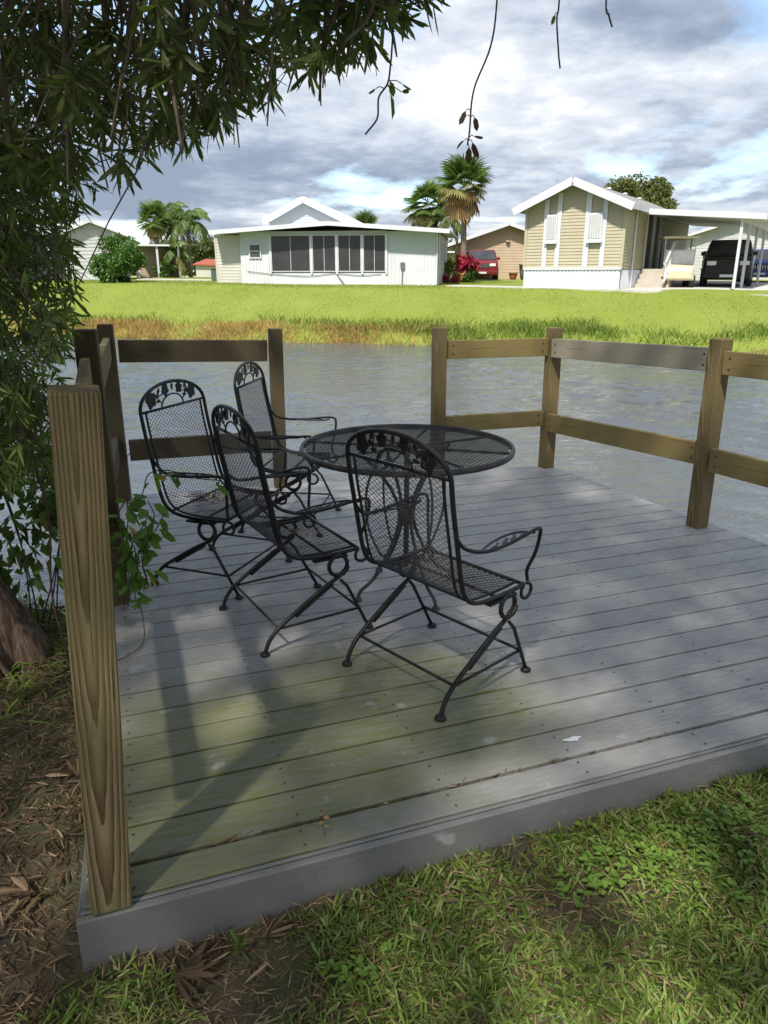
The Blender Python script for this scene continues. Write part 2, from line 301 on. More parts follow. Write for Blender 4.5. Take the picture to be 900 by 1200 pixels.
# ------------------------------------------------------------------ mesh helpers
class MB:
    def __init__(s): s.v = []; s.f = []
    def add(s, vs, fs):
        o = len(s.v); s.v += [tuple(p) for p in vs]; s.f += [tuple(i + o for i in q) for q in fs]; return s
    def box(s, lo, hi, mat=None):
        x0, y0, z0 = lo; x1, y1, z1 = hi
        vs = [(x0, y0, z0), (x1, y0, z0), (x1, y1, z0), (x0, y1, z0), (x0, y0, z1), (x1, y0, z1), (x1, y1, z1), (x0, y1, z1)]
        if mat is not None: vs = [mat @ Vector(p) for p in vs]
        return s.add(vs, [(3, 2, 1, 0), (4, 5, 6, 7), (0, 1, 5, 4), (1, 2, 6, 5), (2, 3, 7, 6), (3, 0, 4, 7)])
    def beam(s, a, b, w, h, up=(0, 0, 1)):
        a = Vector(a); b = Vector(b); d = (b - a); ln = d.length; d.normalize()
        u = Vector(up); sd = d.cross(u).normalized(); u = sd.cross(d)
        m = Matrix((( d.x, sd.x, u.x, a.x), (d.y, sd.y, u.y, a.y), (d.z, sd.z, u.z, a.z), (0, 0, 0, 1)))
        return s.box((0, -w / 2, -h / 2), (ln, w / 2, h / 2), m)
    def tube(s, pts, r, n=8, cap=True, closed=False):
        pts = [Vector(p) for p in pts]; k = len(pts)
        rs = r if isinstance(r, (list, tuple)) else [r] * k
        rings = []; prev = None
        for i in range(k):
            if closed: d = pts[(i + 1) % k] - pts[i - 1]
            else: d = pts[min(i + 1, k - 1)] - pts[max(i - 1, 0)]
            d.normalize()
            if prev is None:
                a = Vector((0, 0, 1)) if abs(d.z) < 0.9 else Vector((1, 0, 0)); u = d.cross(a).normalized()
            else:
                u = (prev - d * prev.dot(d))
                u = u.normalized() if u.length > 1e-6 else d.orthogonal().normalized()
            prev = u; w = d.cross(u)
            rings.append([pts[i] + (u * math.cos(2 * math.pi * j / n) + w * math.sin(2 * math.pi * j / n)) * rs[i] for j in range(n)])
        vs = [p for q in rings for p in q]; fs = []
        for i in range(k if closed else k - 1):
            i2 = (i + 1) % k
            for j in range(n):
                j2 = (j + 1) % n
                fs.append((i * n + j, i * n + j2, i2 * n + j2, i2 * n + j))
        if cap and not closed: fs += [tuple(range(n - 1, -1, -1)), tuple((k - 1) * n + j for j in range(n))]
        return s.add(vs, fs)
    def prism(s, poly, h0, h1, mat=None):
        n = len(poly)
        vs = [(x, y, h0) for x, y in poly] + [(x, y, h1) for x, y in poly]
        if mat is not None: vs = [mat @ Vector(p) for p in vs]
        return s.add(vs, [tuple(range(n - 1, -1, -1)), tuple(range(n, 2 * n))] + [(i, (i + 1) % n, n + (i + 1) % n, n + i) for i in range(n)])
    def lathe(s, prof, n=20, cx=0, cy=0):
        vs = []; fs = []; k = len(prof)
        for r_, z in prof:
            for j in range(n): vs.append((cx + r_ * math.cos(2 * math.pi * j / n), cy + r_ * math.sin(2 * math.pi * j / n), z))
        for i in range(k - 1):
            for j in range(n): fs.append((i * n + j, i * n + (j + 1) % n, (i + 1) * n + (j + 1) % n, (i + 1) * n + j))
        fs += [tuple(range(n - 1, -1, -1)), tuple((k - 1) * n + j for j in range(n))]
        return s.add(vs, fs)
    def mesh(s, name, mat, smooth=False, bevel=0.0, seg=1):
        me = bpy.data.meshes.new(name); me.from_pydata(s.v, [], s.f); me.validate()
        if bevel:
            bm = bmesh.new(); bm.from_mesh(me)
            bmesh.ops.remove_doubles(bm, verts=bm.verts, dist=1e-6)
            ed = [e for e in bm.edges if len(e.link_faces) == 2 and e.calc_face_angle(0) > 0.5]
            bmesh.ops.bevel(bm, geom=ed, offset=bevel, segments=seg, profile=0.5, affect='EDGES', clamp_overlap=True)
            bm.to_mesh(me); bm.free()
        if smooth: me.polygons.foreach_set('use_smooth', [True] * len(me.polygons))
        me.materials.append(M[mat]); return me
    def build(s, name, mat, parent=None, smooth=False, bevel=0.0, seg=1):
        return link(name, s.mesh(name, mat, smooth, bevel, seg), parent)
def link(name, data, parent=None, loc=None, rot=None, scale=None):
    o = bpy.data.objects.new(name, data); C.objects.link(o)
    if parent: o.parent = parent
    if loc is not None: o.location = loc
    if rot is not None: o.rotation_euler = rot
    if scale is not None: o.scale = (scale,) * 3 if isinstance(scale, (int, float)) else scale
    return o
def tag(o, label, cat, group=None):
    o['label'] = label; o['category'] = cat
    if group: o['group'] = group
    return o
def thing(name, label, cat, loc=(0, 0, 0), rz=0.0, group=None):
    return tag(link(name, None, None, loc, (0, 0, rz)), label, cat, group)
def structure(o): o['kind'] = 'structure'; return o
def stuff(o, label=None, cat=None):
    o['kind'] = 'stuff'
    if label: tag(o, label, cat)
    return o
def catmull(pts, k=6):
    pts = [Vector(p) for p in pts]; out = []
    P = [pts[0] * 2 - pts[1]] + pts + [pts[-1] * 2 - pts[-2]]
    for i in range(1, len(P) - 2):
        a, b, c, d = P[i - 1], P[i], P[i + 1], P[i + 2]
        for j in range(k):
            t = j / k
            out.append(0.5 * ((2 * b) + (c - a) * t + (2 * a - 5 * b + 4 * c - d) * t * t + (3 * b - a - 3 * c + d) * t ** 3))
    out.append(pts[-1]); return out

def unit(a): return a / np.maximum(np.linalg.norm(a, axis=-1, keepdims=True), 1e-9)
def leaves(name, mat, pos, dirs, length, width, parent=None, fold=0.15, droop=0.0, detail=False, nrm=None, aslink=True):
    """many leaves as one mesh: pos, dirs (n,3); length, width (n,)"""
    n = len(pos); d = unit(dirs)
    if nrm is None: nrm = rng.normal(size=(n, 3))
    side = unit(np.cross(d, nrm)); up = np.cross(side, d)
    Ln = np.broadcast_to(length, (n,))[:, None]; Wd = np.broadcast_to(width, (n,))[:, None]
    if detail:
        def at(f, w, sgn, z=0.0): 
            c = pos + d * Ln * f; c = c + np.array([0, 0, -1.0]) * droop * Ln * f * f
            return c + side * Wd * w * sgn + up * Wd * (fold * abs(sgn) + z)
        V = np.stack([pos, at(.3, .40, 1), at(.3, 0, 0), at(.3, .40, -1), at(.76, .42, 1), at(.76, 0, 0), at(.76, .42, -1), at(1., 0, 0)], 1)
        base = [[0, 1, 2], [0, 2, 3], [1, 4, 2], [2, 4, 5], [2, 5, 3], [3, 5, 6], [4, 7, 5], [5, 7, 6]]; k = 8
    else:
        mid = pos + d * Ln * 0.45 + np.array([0, 0, -1.0]) * droop * Ln * 0.2
        tip = pos + d * Ln + np.array([0, 0, -1.0]) * droop * Ln
        V = np.stack([pos, mid + side * Wd * .5 + up * Wd * fold, tip, mid - side * Wd * .5 + up * Wd * fold], 1)
        base = [[0, 1, 2], [0, 2, 3]]; k = 4
    V = V.reshape(-1, 3); b = np.array(base)
    F = (np.arange(n)[:, None, None] * k + b[None]).reshape(-1, 3)
    me = bpy.data.meshes.new(name)
    me.vertices.add(len(V)); me.vertices.foreach_set('co', V.astype(np.float32).ravel())
    me.loops.add(F.size); me.loops.foreach_set('vertex_index', F.astype(np.int32).ravel())
    me.polygons.add(len(F)); me.polygons.foreach_set('loop_start', np.arange(0, F.size, 3, dtype=np.int32))
    me.update(calc_edges=True)
    at_ = me.attributes.new('rnd', 'FLOAT', 'POINT'); at_.data.foreach_set('value', np.repeat(rng.random(n), k).astype(np.float32))
    me.materials.append(M[mat])
    return link(name, me, parent) if aslink else me

def tuft_arrays(centres, axes, per, spread, len_rng, back=0.10):
    """whorls of leaves round twig ends"""
    n = len(centres); c = np.repeat(centres, per, 0); a = unit(np.repeat(axes, per, 0))
    r = rng.normal(size=(n * per, 3)); r = unit(r - a * (r * a).sum(1, keepdims=True))
    ang = rng.uniform(spread[0], spread[1], (n * per, 1))
    d = a * np.cos(ang) + r * np.sin(ang)
    p = c - a * rng.uniform(0, back, (n * per, 1))
    return p, d, rng.uniform(len_rng[0], len_rng[1], n * per)

# ------------------------------------------------------------------ ground, water, lawn
def interp(x, xs, ys): return np.interp(x, xs, ys)
YWX = [-60, -30, -9, -4, 0.8, 4, 7, 10, 20, 45]; YWY = [36, 30, 25.4, 23.8, 22.6, 22.6, 21.9, 20.2, 15.5, 8]
def lawn_h(x, y):
    t = y - interp(x, YWX, YWY) + 0.25 * np.sin(1.3 * x) + 0.16 * np.sin(3.1 * x + 1)
    pl = 0.93 + 0.018 * np.clip(y - 28, 0, 14) + 0.10 * np.clip((-x - 4) / 6, 0, 1)
    prof = np.interp(t, [-6, -0.6, 0.0, 0.7, 2.0, 8.0, 12], [-2.4, -1.2, -0.72, -0.30, -0.08, 0.90, 1.0])
    return np.where(t < 2.0, prof, -0.08 + (pl + 0.08) * np.clip((t - 2.0) / 4.4, 0, 1) ** 0.9)
BX = [-60, -8, -2.6, -1.2, 0.5, 2.6, 6, 60]; BY = [9, 5.2, 3.9, 3.4, 2.9, 2.35, 1.5, -6]
def near_h(x, y):
    t = y - interp(x, BX, BY)
    rise = np.interp(x, [-1.1, -0.6, 1.3, 3], [0.0, 0.012, 0.085, 0.09]) * np.clip(1.2 - t * 0 - np.clip(t + 1.0, 0, 1.2), 0, 1)
    return np.interp(t, [-1.0, -0.1, 0.55, 3], [-0.17, -0.24, -0.75, -2.0]) + rise
def sheet(name, mat, xs, ys, fn):
    X, Y = np.meshgrid(xs, ys); Z = fn(X, Y)
    nx, ny = len(xs), len(ys)
    V = np.stack([X, Y, Z], -1).reshape(-1, 3)
    i = np.arange(nx - 1)[None, :] + nx * np.arange(ny - 1)[:, None]
    F = np.stack([i, i + 1, i + nx + 1, i + nx], -1).reshape(-1, 4)
    me = bpy.data.meshes.new(name); me.from_pydata(V.tolist(), [], F.tolist()); me.materials.append(M[mat])
    me.polygons.foreach_set('use_smooth', [True] * len(me.polygons)); return structure(link(name, me))
def bumpy(x, y):
    return near_h(x, y) + 0.012 * np.sin(x * 9 + 3 * np.sin(y * 5)) * np.cos(y * 8 + 1.3) + 0.008 * np.sin(x * 23 + y * 17)
sheet('ground', 'soil_thatch', np.concatenate([[-300, -100, -40, -20, -12, -8], np.linspace(-6, 5, 150), [7, 10, 16, 30, 100, 300]]),
      np.concatenate([[-300, -100, -40, -20, -10, -5], np.linspace(-2, 7, 130)]), bumpy)
sheet('lawn', 'lawn', np.concatenate([[-1200, -500, -200, -100], np.linspace(-60, 50, 160), [100, 200, 500, 1200]]),
      np.concatenate([np.linspace(6, 48, 120), [55, 70, 100, 160, 300, 700, 1500]]), lambda x, y: lawn_h(x, y) + 0.02 * np.sin(x * 1.3 + y) * np.cos(y * 1.7))
wr_ = np.random.default_rng(19)
WAV = [(wr_.uniform(.22, .95), math.pi * 0.5 + R(-18) + wr_.normal() * .5, wr_.uniform(0, 6.28)) for _ in range(26)]
def water_h(x, y):
    h = np.zeros_like(x)
    for lam, th_, ph in WAV:
        k_ = 2 * math.pi / lam; h = h + 0.0068 * lam ** 0.95 * np.sin(k_ * (x * math.cos(th_) + y * math.sin(th_)) + ph + 1.2 * np.sin(.7 * x + .45 * y + ph))
    patch = 0.60 + 0.45 * np.sin(.55 * x + 1.3 * np.sin(.35 * y)) * np.cos(.42 * y + .3 * x)
    return -0.6 + h * patch * np.clip((30 - y) / 12, 0.2, 1)
sheet('water', 'water', np.concatenate([[-300, -120, -60, -30], np.linspace(-17, 15, 420), [30, 60, 120, 300]]), np.concatenate([np.linspace(1.5, 9, 125), np.linspace(9.08, 26, 190), [30, 40, 60]]), water_h)

# ------------------------------------------------------------------ deck
A0 = R(19.4)
U = Vector((math.cos(A0), math.sin(A0))); Vn = Vector((-U.y, U.x))
FL = Vector((-0.716, 1.33))
deck = thing('deck', 'weathered grey board deck with green algae stains, built out over the water', 'deck', (FL.x, FL.y, 0), A0)
def dl(x, y): p = Vector((x, y)) - FL; return (p.dot(U), p.dot(Vn))
quad = [(0, 0), dl(2.76, 2.55), dl(1.33, 5.66), dl(-1.83, 4.79)]
def clip(poly, axis, lim, keep_less):
    out = []
    for i in range(len(poly)):
        a = poly[i]; b = poly[(i + 1) % len(poly)]
        ia = (a[axis] <= lim) == keep_less; ib = (b[axis] <= lim) == keep_less
        if ia: out.append(a)
        if ia != ib:
            t = (lim - a[axis]) / (b[axis] - a[axis]); out.append(tuple(a[k] + t * (b[k] - a[k]) for k in (0, 1)))
    return out
screws = MB()
def inside_quad(u_, v_): return all((b[0] - a[0]) * (v_ - a[1]) - (b[1] - a[1]) * (u_ - a[0]) > .012 for a, b in zip(quad, quad[1:] + quad[:1]))
v = 0.036; first = True; k = 0
while v < 3.75:
    w = 0.096 if first else 0.131
    gap = 0.015 if first else random.uniform(0.0075, 0.011)
    poly = clip(clip(quad, 1, v, False), 1, v + w, True)
    if len(poly) >= 3:
        cx = sum(p[0] for p in poly) / len(poly); cy = sum(p[1] for p in poly) / len(poly)
        uu = random.uniform(-0.008, 0.008)
        poly = [(p[0] - cx + (uu if p[0] > cx else -uu * .6), p[1] - cy) for p in poly]
        b = MB().prism(poly, -0.028, 0.0).build('board', 'deck_boards', deck, bevel=0.0025, seg=2)
        b.location = (cx, cy, random.uniform(-0.0012, 0.0012)); b.rotation_euler = (random.uniform(-.004, .004), 0, random.uniform(-.0006, .0006))
    for i in range(8):
        for f_ in (.22, .78):
            su, sv = .12 + i * .44 + random.uniform(-.006, .006), v + w * f_ + random.uniform(-.004, .004)
            if inside_quad(su, sv): screws.add([(su + .0042 * math.cos(q), sv + .0042 * math.sin(q), .0019) for q in [R(z_) for z_ in range(0, 360, 60)]], [(0, 1, 2, 3, 4, 5)])
    v += w + gap; first = False
stuff(screws.build('screw_heads', 'rusty_steel', deck))
u1 = quad[1][0]
o = MB().box((-0.002, 0.021, -0.10), (u1, 0.032, -0.004)).build('rim_board', 'deck_fascia', deck, bevel=0.002)
o = MB().box((-0.012, -0.004, -0.185), (u1, 0.017, -0.006)).build('fascia_board', 'deck_fascia', deck, bevel=0.003, seg=2)
o = MB().beam((-0.006, 0.02, -0.11), (quad[3][0] - .006, quad[3][1], -0.11), 0.02, 0.14).build('fascia_board', 'deck_fascia', deck, bevel=0.002)
o = MB().beam((quad[1][0] + .006, 0.02, -0.11), (quad[2][0] + .006, quad[2][1], -0.11), 0.02, 0.14).build('fascia_board', 'deck_fascia', deck, bevel=0.002)
for i in range(8):
    x = 0.12 + i * 0.44
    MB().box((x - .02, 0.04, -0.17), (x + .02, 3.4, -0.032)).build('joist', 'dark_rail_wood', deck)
for px_, py_ in ((0.35, 2.9), (1.6, 3.2), (2.7, 3.1), (3.0, 1.6)):
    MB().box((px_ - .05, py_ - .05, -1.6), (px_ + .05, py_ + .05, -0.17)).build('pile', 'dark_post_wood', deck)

# ------------------------------------------------------------------ railings
PW = 0.09
def post(root, base, top, h, mat, rz, z0=0.001, w=PW):
    b = Vector((base[0], base[1], z0)); t = Vector((top[0], top[1], h))
    m = MB(); c = w / 2; m.box((-c, -c, 0), (c, c, (t - b).length))
    o = m.build('post', mat, root, bevel=0.004, seg=2)
    q = Vector((0, 0, 1)).rotation_difference(t - b); o.rotation_mode = 'QUATERNION'
    o.rotation_quaternion = q @ Euler((0, 0, rz)).to_quaternion(); o.location = b
    return o
def rail(root, a, b, mat, hgt=0.135, th=0.038, name='rail'):
    a = Vector(a); b = Vector(b); d = b - a; ln = d.length
    o = MB().box((0, -th / 2, -hgt / 2), (ln, th / 2, hgt / 2)).build(name, mat, root, bevel=0.003, seg=2)
    o.location = a; o.rotation_euler = (0, -math.asin(d.z / ln), math.atan2(d.y, d.x))
    for bx_ in (.045, ln - .045):
        for bz_ in (-.03, .03): MB().lathe([(.007, 0), (.007, .003), (.004, .004)], 8).build('bolt', 'rusty_steel', o).matrix_local = Matrix.Translation((bx_, -th / 2, bz_)) @ Matrix.Rotation(R(90), 4, 'X')
    return o
lf = thing('wooden_railing', 'brown timber railing on the left of the deck, tall post nearest the camera', 'railing')
P0 = (-0.668, 1.395); Pm = (-1.235, 3.09); PL = (-1.76, 4.70); PB = (-0.745, 5.03)
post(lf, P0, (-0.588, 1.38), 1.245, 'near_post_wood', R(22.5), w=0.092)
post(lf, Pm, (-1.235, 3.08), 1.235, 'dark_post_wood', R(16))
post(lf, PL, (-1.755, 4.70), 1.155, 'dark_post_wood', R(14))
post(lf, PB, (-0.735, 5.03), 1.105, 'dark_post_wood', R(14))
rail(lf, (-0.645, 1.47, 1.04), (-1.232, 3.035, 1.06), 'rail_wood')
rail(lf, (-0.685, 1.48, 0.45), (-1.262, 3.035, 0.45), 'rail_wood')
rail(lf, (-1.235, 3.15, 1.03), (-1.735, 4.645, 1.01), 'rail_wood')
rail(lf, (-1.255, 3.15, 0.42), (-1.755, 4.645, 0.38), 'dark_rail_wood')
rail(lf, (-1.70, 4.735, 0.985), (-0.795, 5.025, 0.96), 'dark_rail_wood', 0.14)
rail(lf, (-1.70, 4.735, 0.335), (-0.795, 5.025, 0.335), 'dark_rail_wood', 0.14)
rf = thing('wooden_railing', 'greenish brown timber railing around the far right corner of the deck', 'railing')
PC = (0.405, 5.36); PR = (1.285, 5.585); PX = (1.898, 4.16); PY = (2.56, 2.78)
post(rf, PC, (0.40, 5.36), 1.09, 'post_wood', R(15)); post(rf, PR, (1.277, 5.58), 1.075, 'post_wood', R(22))
post(rf, PX, (1.885, 4.15), 1.11, 'post_wood', R(24)); post(rf, PY, (2.56, 2.78), 1.12, 'post_wood', R(24))
rail(rf, (0.452, 5.375, 0.932), (1.228, 5.568, 0.935), 'rail_wood', 0.13)
rail(rf, (0.452, 5.375, 0.385), (1.228, 5.568, 0.395), 'rail_wood', 0.12)
rail(rf, (1.262, 5.515, 0.932), (1.885, 4.225, 0.988), 'grey_rail_wood', 0.135)
rail(rf, (1.262, 5.515, 0.372), (1.885, 4.225, 0.437), 'rail_wood', 0.135)
rail(rf, (1.895, 4.085, 0.985), (2.50, 2.80, 1.01), 'rail_wood', 0.13)
rail(rf, (1.895, 4.085, 0.432), (2.50, 2.80, 0.45), 'rail_wood', 0.135)

# ------------------------------------------------------------------ wrought-iron chairs and table
def wire_lattice(surf, nu, nv, th, keep=None, su=1.0):
    """expanded-metal lattice on surf(u,v)->(point,normal); u,v in 0..1; zigzag strands"""
    V = []; F = []
    for i in range(nu):
        strip = []
        for j in range(nv + 1):
            zig = 0.5 if j % 2 == 0 else -0.5
            for sgn in (1,):
                u = (i + 0.5 + zig * sgn * (1 if i % 2 == 0 else -1)) / nu
                strip.append((u, j / nv))
        last = None
        for j, (u, vv) in enumerate(strip):
            p, nn = surf(min(max(u, 0), 1), vv)
            if keep and not keep(p): last = None; continue
            o = len(V); s1 = nn * (th * 0.5)
            sx = Vector((1, 0, 0)) * (th * 0.5) if abs(nn.x) < .9 else Vector((0, 1, 0)) * (th * .5)
            V += [p + s1, p + sx, p - s1, p - sx]
            if last is not None:
                for q in range(4): F.append((last + q, last + (q + 1) % 4, o + (q + 1) % 4, o + q))
            last = o
    return V, F
HW = 0.25
prof_pts = [(-0.205, 0.845), (-0.190, 0.74), (-0.165, 0.61), (-0.140, 0.48), (-0.112, 0.415), (-0.055, 0.382), (0.04, 0.372), (0.14, 0.372), (0.205, 0.375)]
prof = [(q.x, q.y) for q in catmull([(a, b, 0) for a, b in prof_pts], 5)]
cum = [0.0]
for i in range(1, len(prof)): cum.append(cum[-1] + math.dist(prof[i], prof[i - 1]))
def prof_at(t):
    s_ = t * cum[-1]
    for i in range(1, len(cum)):
        if cum[i] >= s_ - 1e-9:
            f = (s_ - cum[i - 1]) / max(cum[i] - cum[i - 1], 1e-9)
            a, b = prof[i - 1], prof[i]; d = Vector((0, b[0] - a[0], b[1] - a[1])).normalized()
            return a[0] + f * (b[0] - a[0]), a[1] + f * (b[1] - a[1]), d
    return prof[-1][0], prof[-1][1], Vector((0, 1, 0))
def chair_surf(u, t):
    y, z, d = prof_at(t); x = -HW + 0.035 + u * (2 * HW - 0.07)
    return Vector((x, y, z)), Vector((0, -d.z, d.y))
SPLIT = 0.62
def make_chair():
    root = link('patio_chair', None)
    # back frame: stiles, seat rails and arch, one bent bar
    def side(s):
        pts = [(s * HW, y, z) for y, z in prof]
        scroll = [(s * HW, 0.222 + 0.030 * math.sin(a), 0.345 + 0.030 * math.cos(a)) for a in [R(q) for q in range(0, 331, 30)]]
        return pts, scroll
    lp, ls = side(-1); rp, rs = side(1)
    arch = [(HW * math.cos(a), -0.205 - 0.018 * math.sin(a), 0.845 + 0.115 * math.sin(a)) for a in [R(q) for q in range(12, 180, 12)]]
    f = MB().tube([Vector(p) for p in reversed(rp)] + [Vector(p) for p in arch] + [Vector(p) for p in lp], 0.0085, 8)
    fr = f.build('frame', 'wrought_iron', root, smooth=True)
    for sc in (ls, rs): MB().tube(sc, 0.0065, 7).build('scroll', 'wrought_iron', fr, smooth=True)
    # inner rails holding the mesh
    inner = MB()
    for s in (-1, 1): inner.tube([(s * (HW - 0.035), y, z) for y, z in prof], 0.0055, 6)
    inner.tube([(-HW, -0.205, 0.845), (HW, -0.205, 0.845)], 0.0065, 6)
    inner.tube([(-HW, 0.205, 0.375), (HW, 0.205, 0.375)], 0.007, 6)
    y5, z5, _ = prof_at(SPLIT); inner.tube([(-HW, y5, z5), (HW, y5, z5)], 0.005, 6)
    inner.tube([(-HW, 0.07, 0.362), (HW, 0.07, 0.362)], 0.006, 6)
    inner.build('cross_frame', 'wrought_iron', root, smooth=True)
    Vv, Ff = wire_lattice(lambda u, t: chair_surf(u, t * SPLIT), 31, 48, 0.0031)
    MB().add(Vv, Ff).build('back_mesh', 'iron_mesh', root)
    Vv, Ff = wire_lattice(lambda u, t: chair_surf(u, SPLIT + t * (1 - SPLIT)), 31, 34, 0.0031)
    MB().add(Vv, Ff).build('seat_mesh', 'iron_mesh', root)
    # roses and leaves in the arch
    def rose(cx, cz, r, lob, rough_=0.16):
        poly = []
        for k_ in range(24):
            a = 2 * math.pi * k_ / 24; rr = r * (1 + rough_ * math.cos(a * lob + cx * 40))
            poly.append((cx + rr * math.cos(a) * 0.92, cz + rr * math.sin(a) * 1.08))
        mt = Matrix(((1, 0, 0, 0), (0, 0, -1, -0.214), (0, 1, 0, 0), (0, 0, 0, 1)))
        return MB().prism(poly, -0.003, 0.003, mt)
    for cx, cz, r in ((-0.158, 0.895, 0.032), (-0.060, 0.925, 0.024), (0.048, 0.926, 0.025), (0.158, 0.893, 0.036)):
        o = rose(cx, cz, r, 5).build('rose', 'wrought_iron', root)
        pet = MB()
        for k_ in range(3): pet.tube([(cx + r * (.25 + .2 * k_) * math.cos(a), -0.2185, cz + r * (.25 + .2 * k_) * math.sin(a)) for a in [R(q + 70 * k_) for q in range(0, 200, 40)]], 0.0018, 4)
        pet.build('petal', 'wrought_iron', o)
    for cx, cz, a in ((-0.11, 0.93, 60), (-0.10, 0.885, 10), (-0.115, 0.905, -40), (0.10, 0.925, 120), (0.105, 0.88, 170), (0.118, 0.905, 45), (-0.005, 0.937, 90)):
        ca, sa = math.cos(R(a)), math.sin(R(a)); pl = []
        for t_, w_ in ((-.018, 0), (-.008, .006), (.004, .0075), (.018, 0), (.004, -.0075), (-.008, -.006)): pl.append((cx + t_ * ca - w_ * sa, cz + t_ * sa + w_ * ca))
        MB().prism(pl, -0.002, 0.002, Matrix(((1, 0, 0, 0), (0, 0, -1, -0.214), (0, 1, 0, 0), (0, 0, 0, 1)))).build('leaf', 'wrought_iron', root)
    st = MB().tube([(0.085 * math.cos(a), -0.212, 0.847 + 0.055 * math.sin(a)) for a in [R(q) for q in range(0, 181, 15)]], 0.0042, 6)
    for s in (-1, 1):
        st.tube(catmull([(s * 0.15, -0.213, 0.87), (s * 0.11, -0.213, 0.90), (s * 0.06, -0.213, 0.91)], 4), 0.003, 5)
        st.tube(catmull([(s * 0.085, -0.213, 0.87), (s * 0.105, -0.213, 0.89), (s * 0.10, -0.213, 0.93)], 4), 0.003, 5)
        st.tube([(s * 0.05, -0.213, 0.945), (s * 0.05, -0.217, 0.957)], 0.003, 5)
    st.build('stem', 'wrought_iron', root, smooth=True)
    for s in (-1, 1):
        x = s * HW; xo = s * (HW + 0.03)
        arm = MB().tube(catmull([(x, -0.172, 0.645), (x + s * .004, -0.13, 0.60), (xo, -0.06, 0.580), (xo + s * .01, 0.05, 0.583), (xo + s * .01, 0.16, 0.595), (xo + s * .006, 0.222, 0.597), (xo, 0.243, 0.575), (xo - s * .01, 0.236, 0.50), (x, 0.220, 0.43), (x, 0.226, 0.385)], 5), 0.0068, 8)
        a_o = arm.build('arm', 'wrought_iron', root, smooth=True)
        # flat cast leaf filling the arm's inner curve
        out = [(-0.09, 0), (-0.05, .022), (0.03, .044), (0.11, .052), (0.17, .040), (0.20, .0)]
        mt = Matrix(((0, -s, 0, xo + s * .008), (1, 0, 0, 0), (0, 0.0, 1, 0.586), (0, 0, 0, 1)))
        lfp = MB()
        rim = catmull([(p[0], -p[1] if False else p[1], 0) for p in out], 4)
        lfp.tube([mt @ p for p in rim], 0.0042, 6)
        for t0, t1, wv in ((-.04, .02, .02), (.02, .08, .030), (.07, .13, .036), (.12, .17, .034)):
            lfp.tube([mt @ Vector((t0, 0, 0)), mt @ Vector(((t0 + t1) / 2 + .008, wv * .5, -.002)), mt @ Vector((t1, wv + .006, 0))], 0.0032, 5)
            pl = [(t0, .002), (t0 + .028, .005), (t1 + .01, wv), (t0 + .015, wv * .55)]
            lfp.prism(pl, -0.0015, 0.0015, mt)
        lfp.build('leaf_panel', 'wrought_iron', a_o)
        # coil spring leg: from the back foot forward and up, once round the coil, to the seat rail
        cy, cz, cr = 0.108, 0.322, 0.043
        coil = [(x + s * (.004 + 0.010 * q / 390), cy + cr * math.sin(R(a)), cz + cr * math.cos(R(a))) for q, a in ((q, 130 - q) for q in range(0, 391, 26))]
        low = catmull([(x, -0.225, 0.006), (x, -0.205, 0.055), (x, -0.165, 0.100), (x, -0.10, 0.145), (x, 0.03, 0.225), (x, 0.112, 0.268), (x, 0.14, 0.293)], 5)
        lg = MB().tube(low[:-1] + [Vector(p) for p in coil], 0.0088, 8)
        lo = lg.build('spring_leg', 'wrought_iron', root, smooth=True)
        MB().tube([(x, -0.085, 0.138), (x, 0.0, 0.19), (x, 0.085, 0.242)], 0.0075, 6).build('spring_leaf', 'wrought_iron', lo, smooth=True)
        MB().lathe([(0.019, 0.0), (0.021, 0.004), (0.017, 0.012), (0.009, 0.016)], 14, x, -0.225).build('foot', 'wrought_iron', lo, smooth=True)
        MB().box((x - .014, 0.0, 0.354), (x + .014, 0.15, 0.362)).build('mounting_plate', 'wrought_iron', lo)
        fl = MB().tube([(x + s * .012, 0.115, 0.258), (x + s * .012, 0.145, 0.225), (x, 0.253, 0.006)], 0.0072, 8).build('front_leg', 'wrought_iron', root, smooth=True)
        MB().lathe([(0.019, 0.0), (0.021, 0.004), (0.017, 0.012), (0.009, 0.016)], 14, x, 0.253).build('foot', 'wrought_iron', fl, smooth=True)
        MB().tube([(x, -0.160, 0.102), (x, 0.205, 0.105)], 0.0055, 6).build('side_bar', 'wrought_iron', root, smooth=True)
    MB().tube([(-HW, -0.162, 0.105), (HW, -0.162, 0.105)], 0.0058, 6).build('cross_bar', 'wrought_iron', root, smooth=True)
    MB().tube([(-HW, 0.205, 0.107), (HW, 0.205, 0.107)], 0.0058, 6).build('cross_bar', 'wrought_iron', root, smooth=True)
    return root
def copy_tree(o, parent=None):
    c = o.copy(); C.objects.link(c); c.parent = parent
    for ch in [q for q in o.children]: copy_tree(ch, c)
    return c
proto = make_chair()
spots = [((0.19, 2.48), 42.5, 'black iron patio chair nearest the camera, its back to us, empty clean seat'),
         ((-0.412, 2.91), 31, 'black iron patio chair in the middle, a few leaf bits on its seat'),
         ((-0.83, 3.445), -20.7, 'black iron patio chair at left by the vine, clump of debris on its seat'),
         ((-0.585, 4.26), -9, 'black iron patio chair farthest from the camera, behind the table against the railing')]
for i, ((x, y), a, lab) in enumerate(spots):
    o = proto if i == 0 else copy_tree(proto)
    tag(o, lab, 'chair', 'iron chairs around the round table')
    o.location = (x, y, 0.0015); o.rotation_euler = (0, 0, R(a - 90))
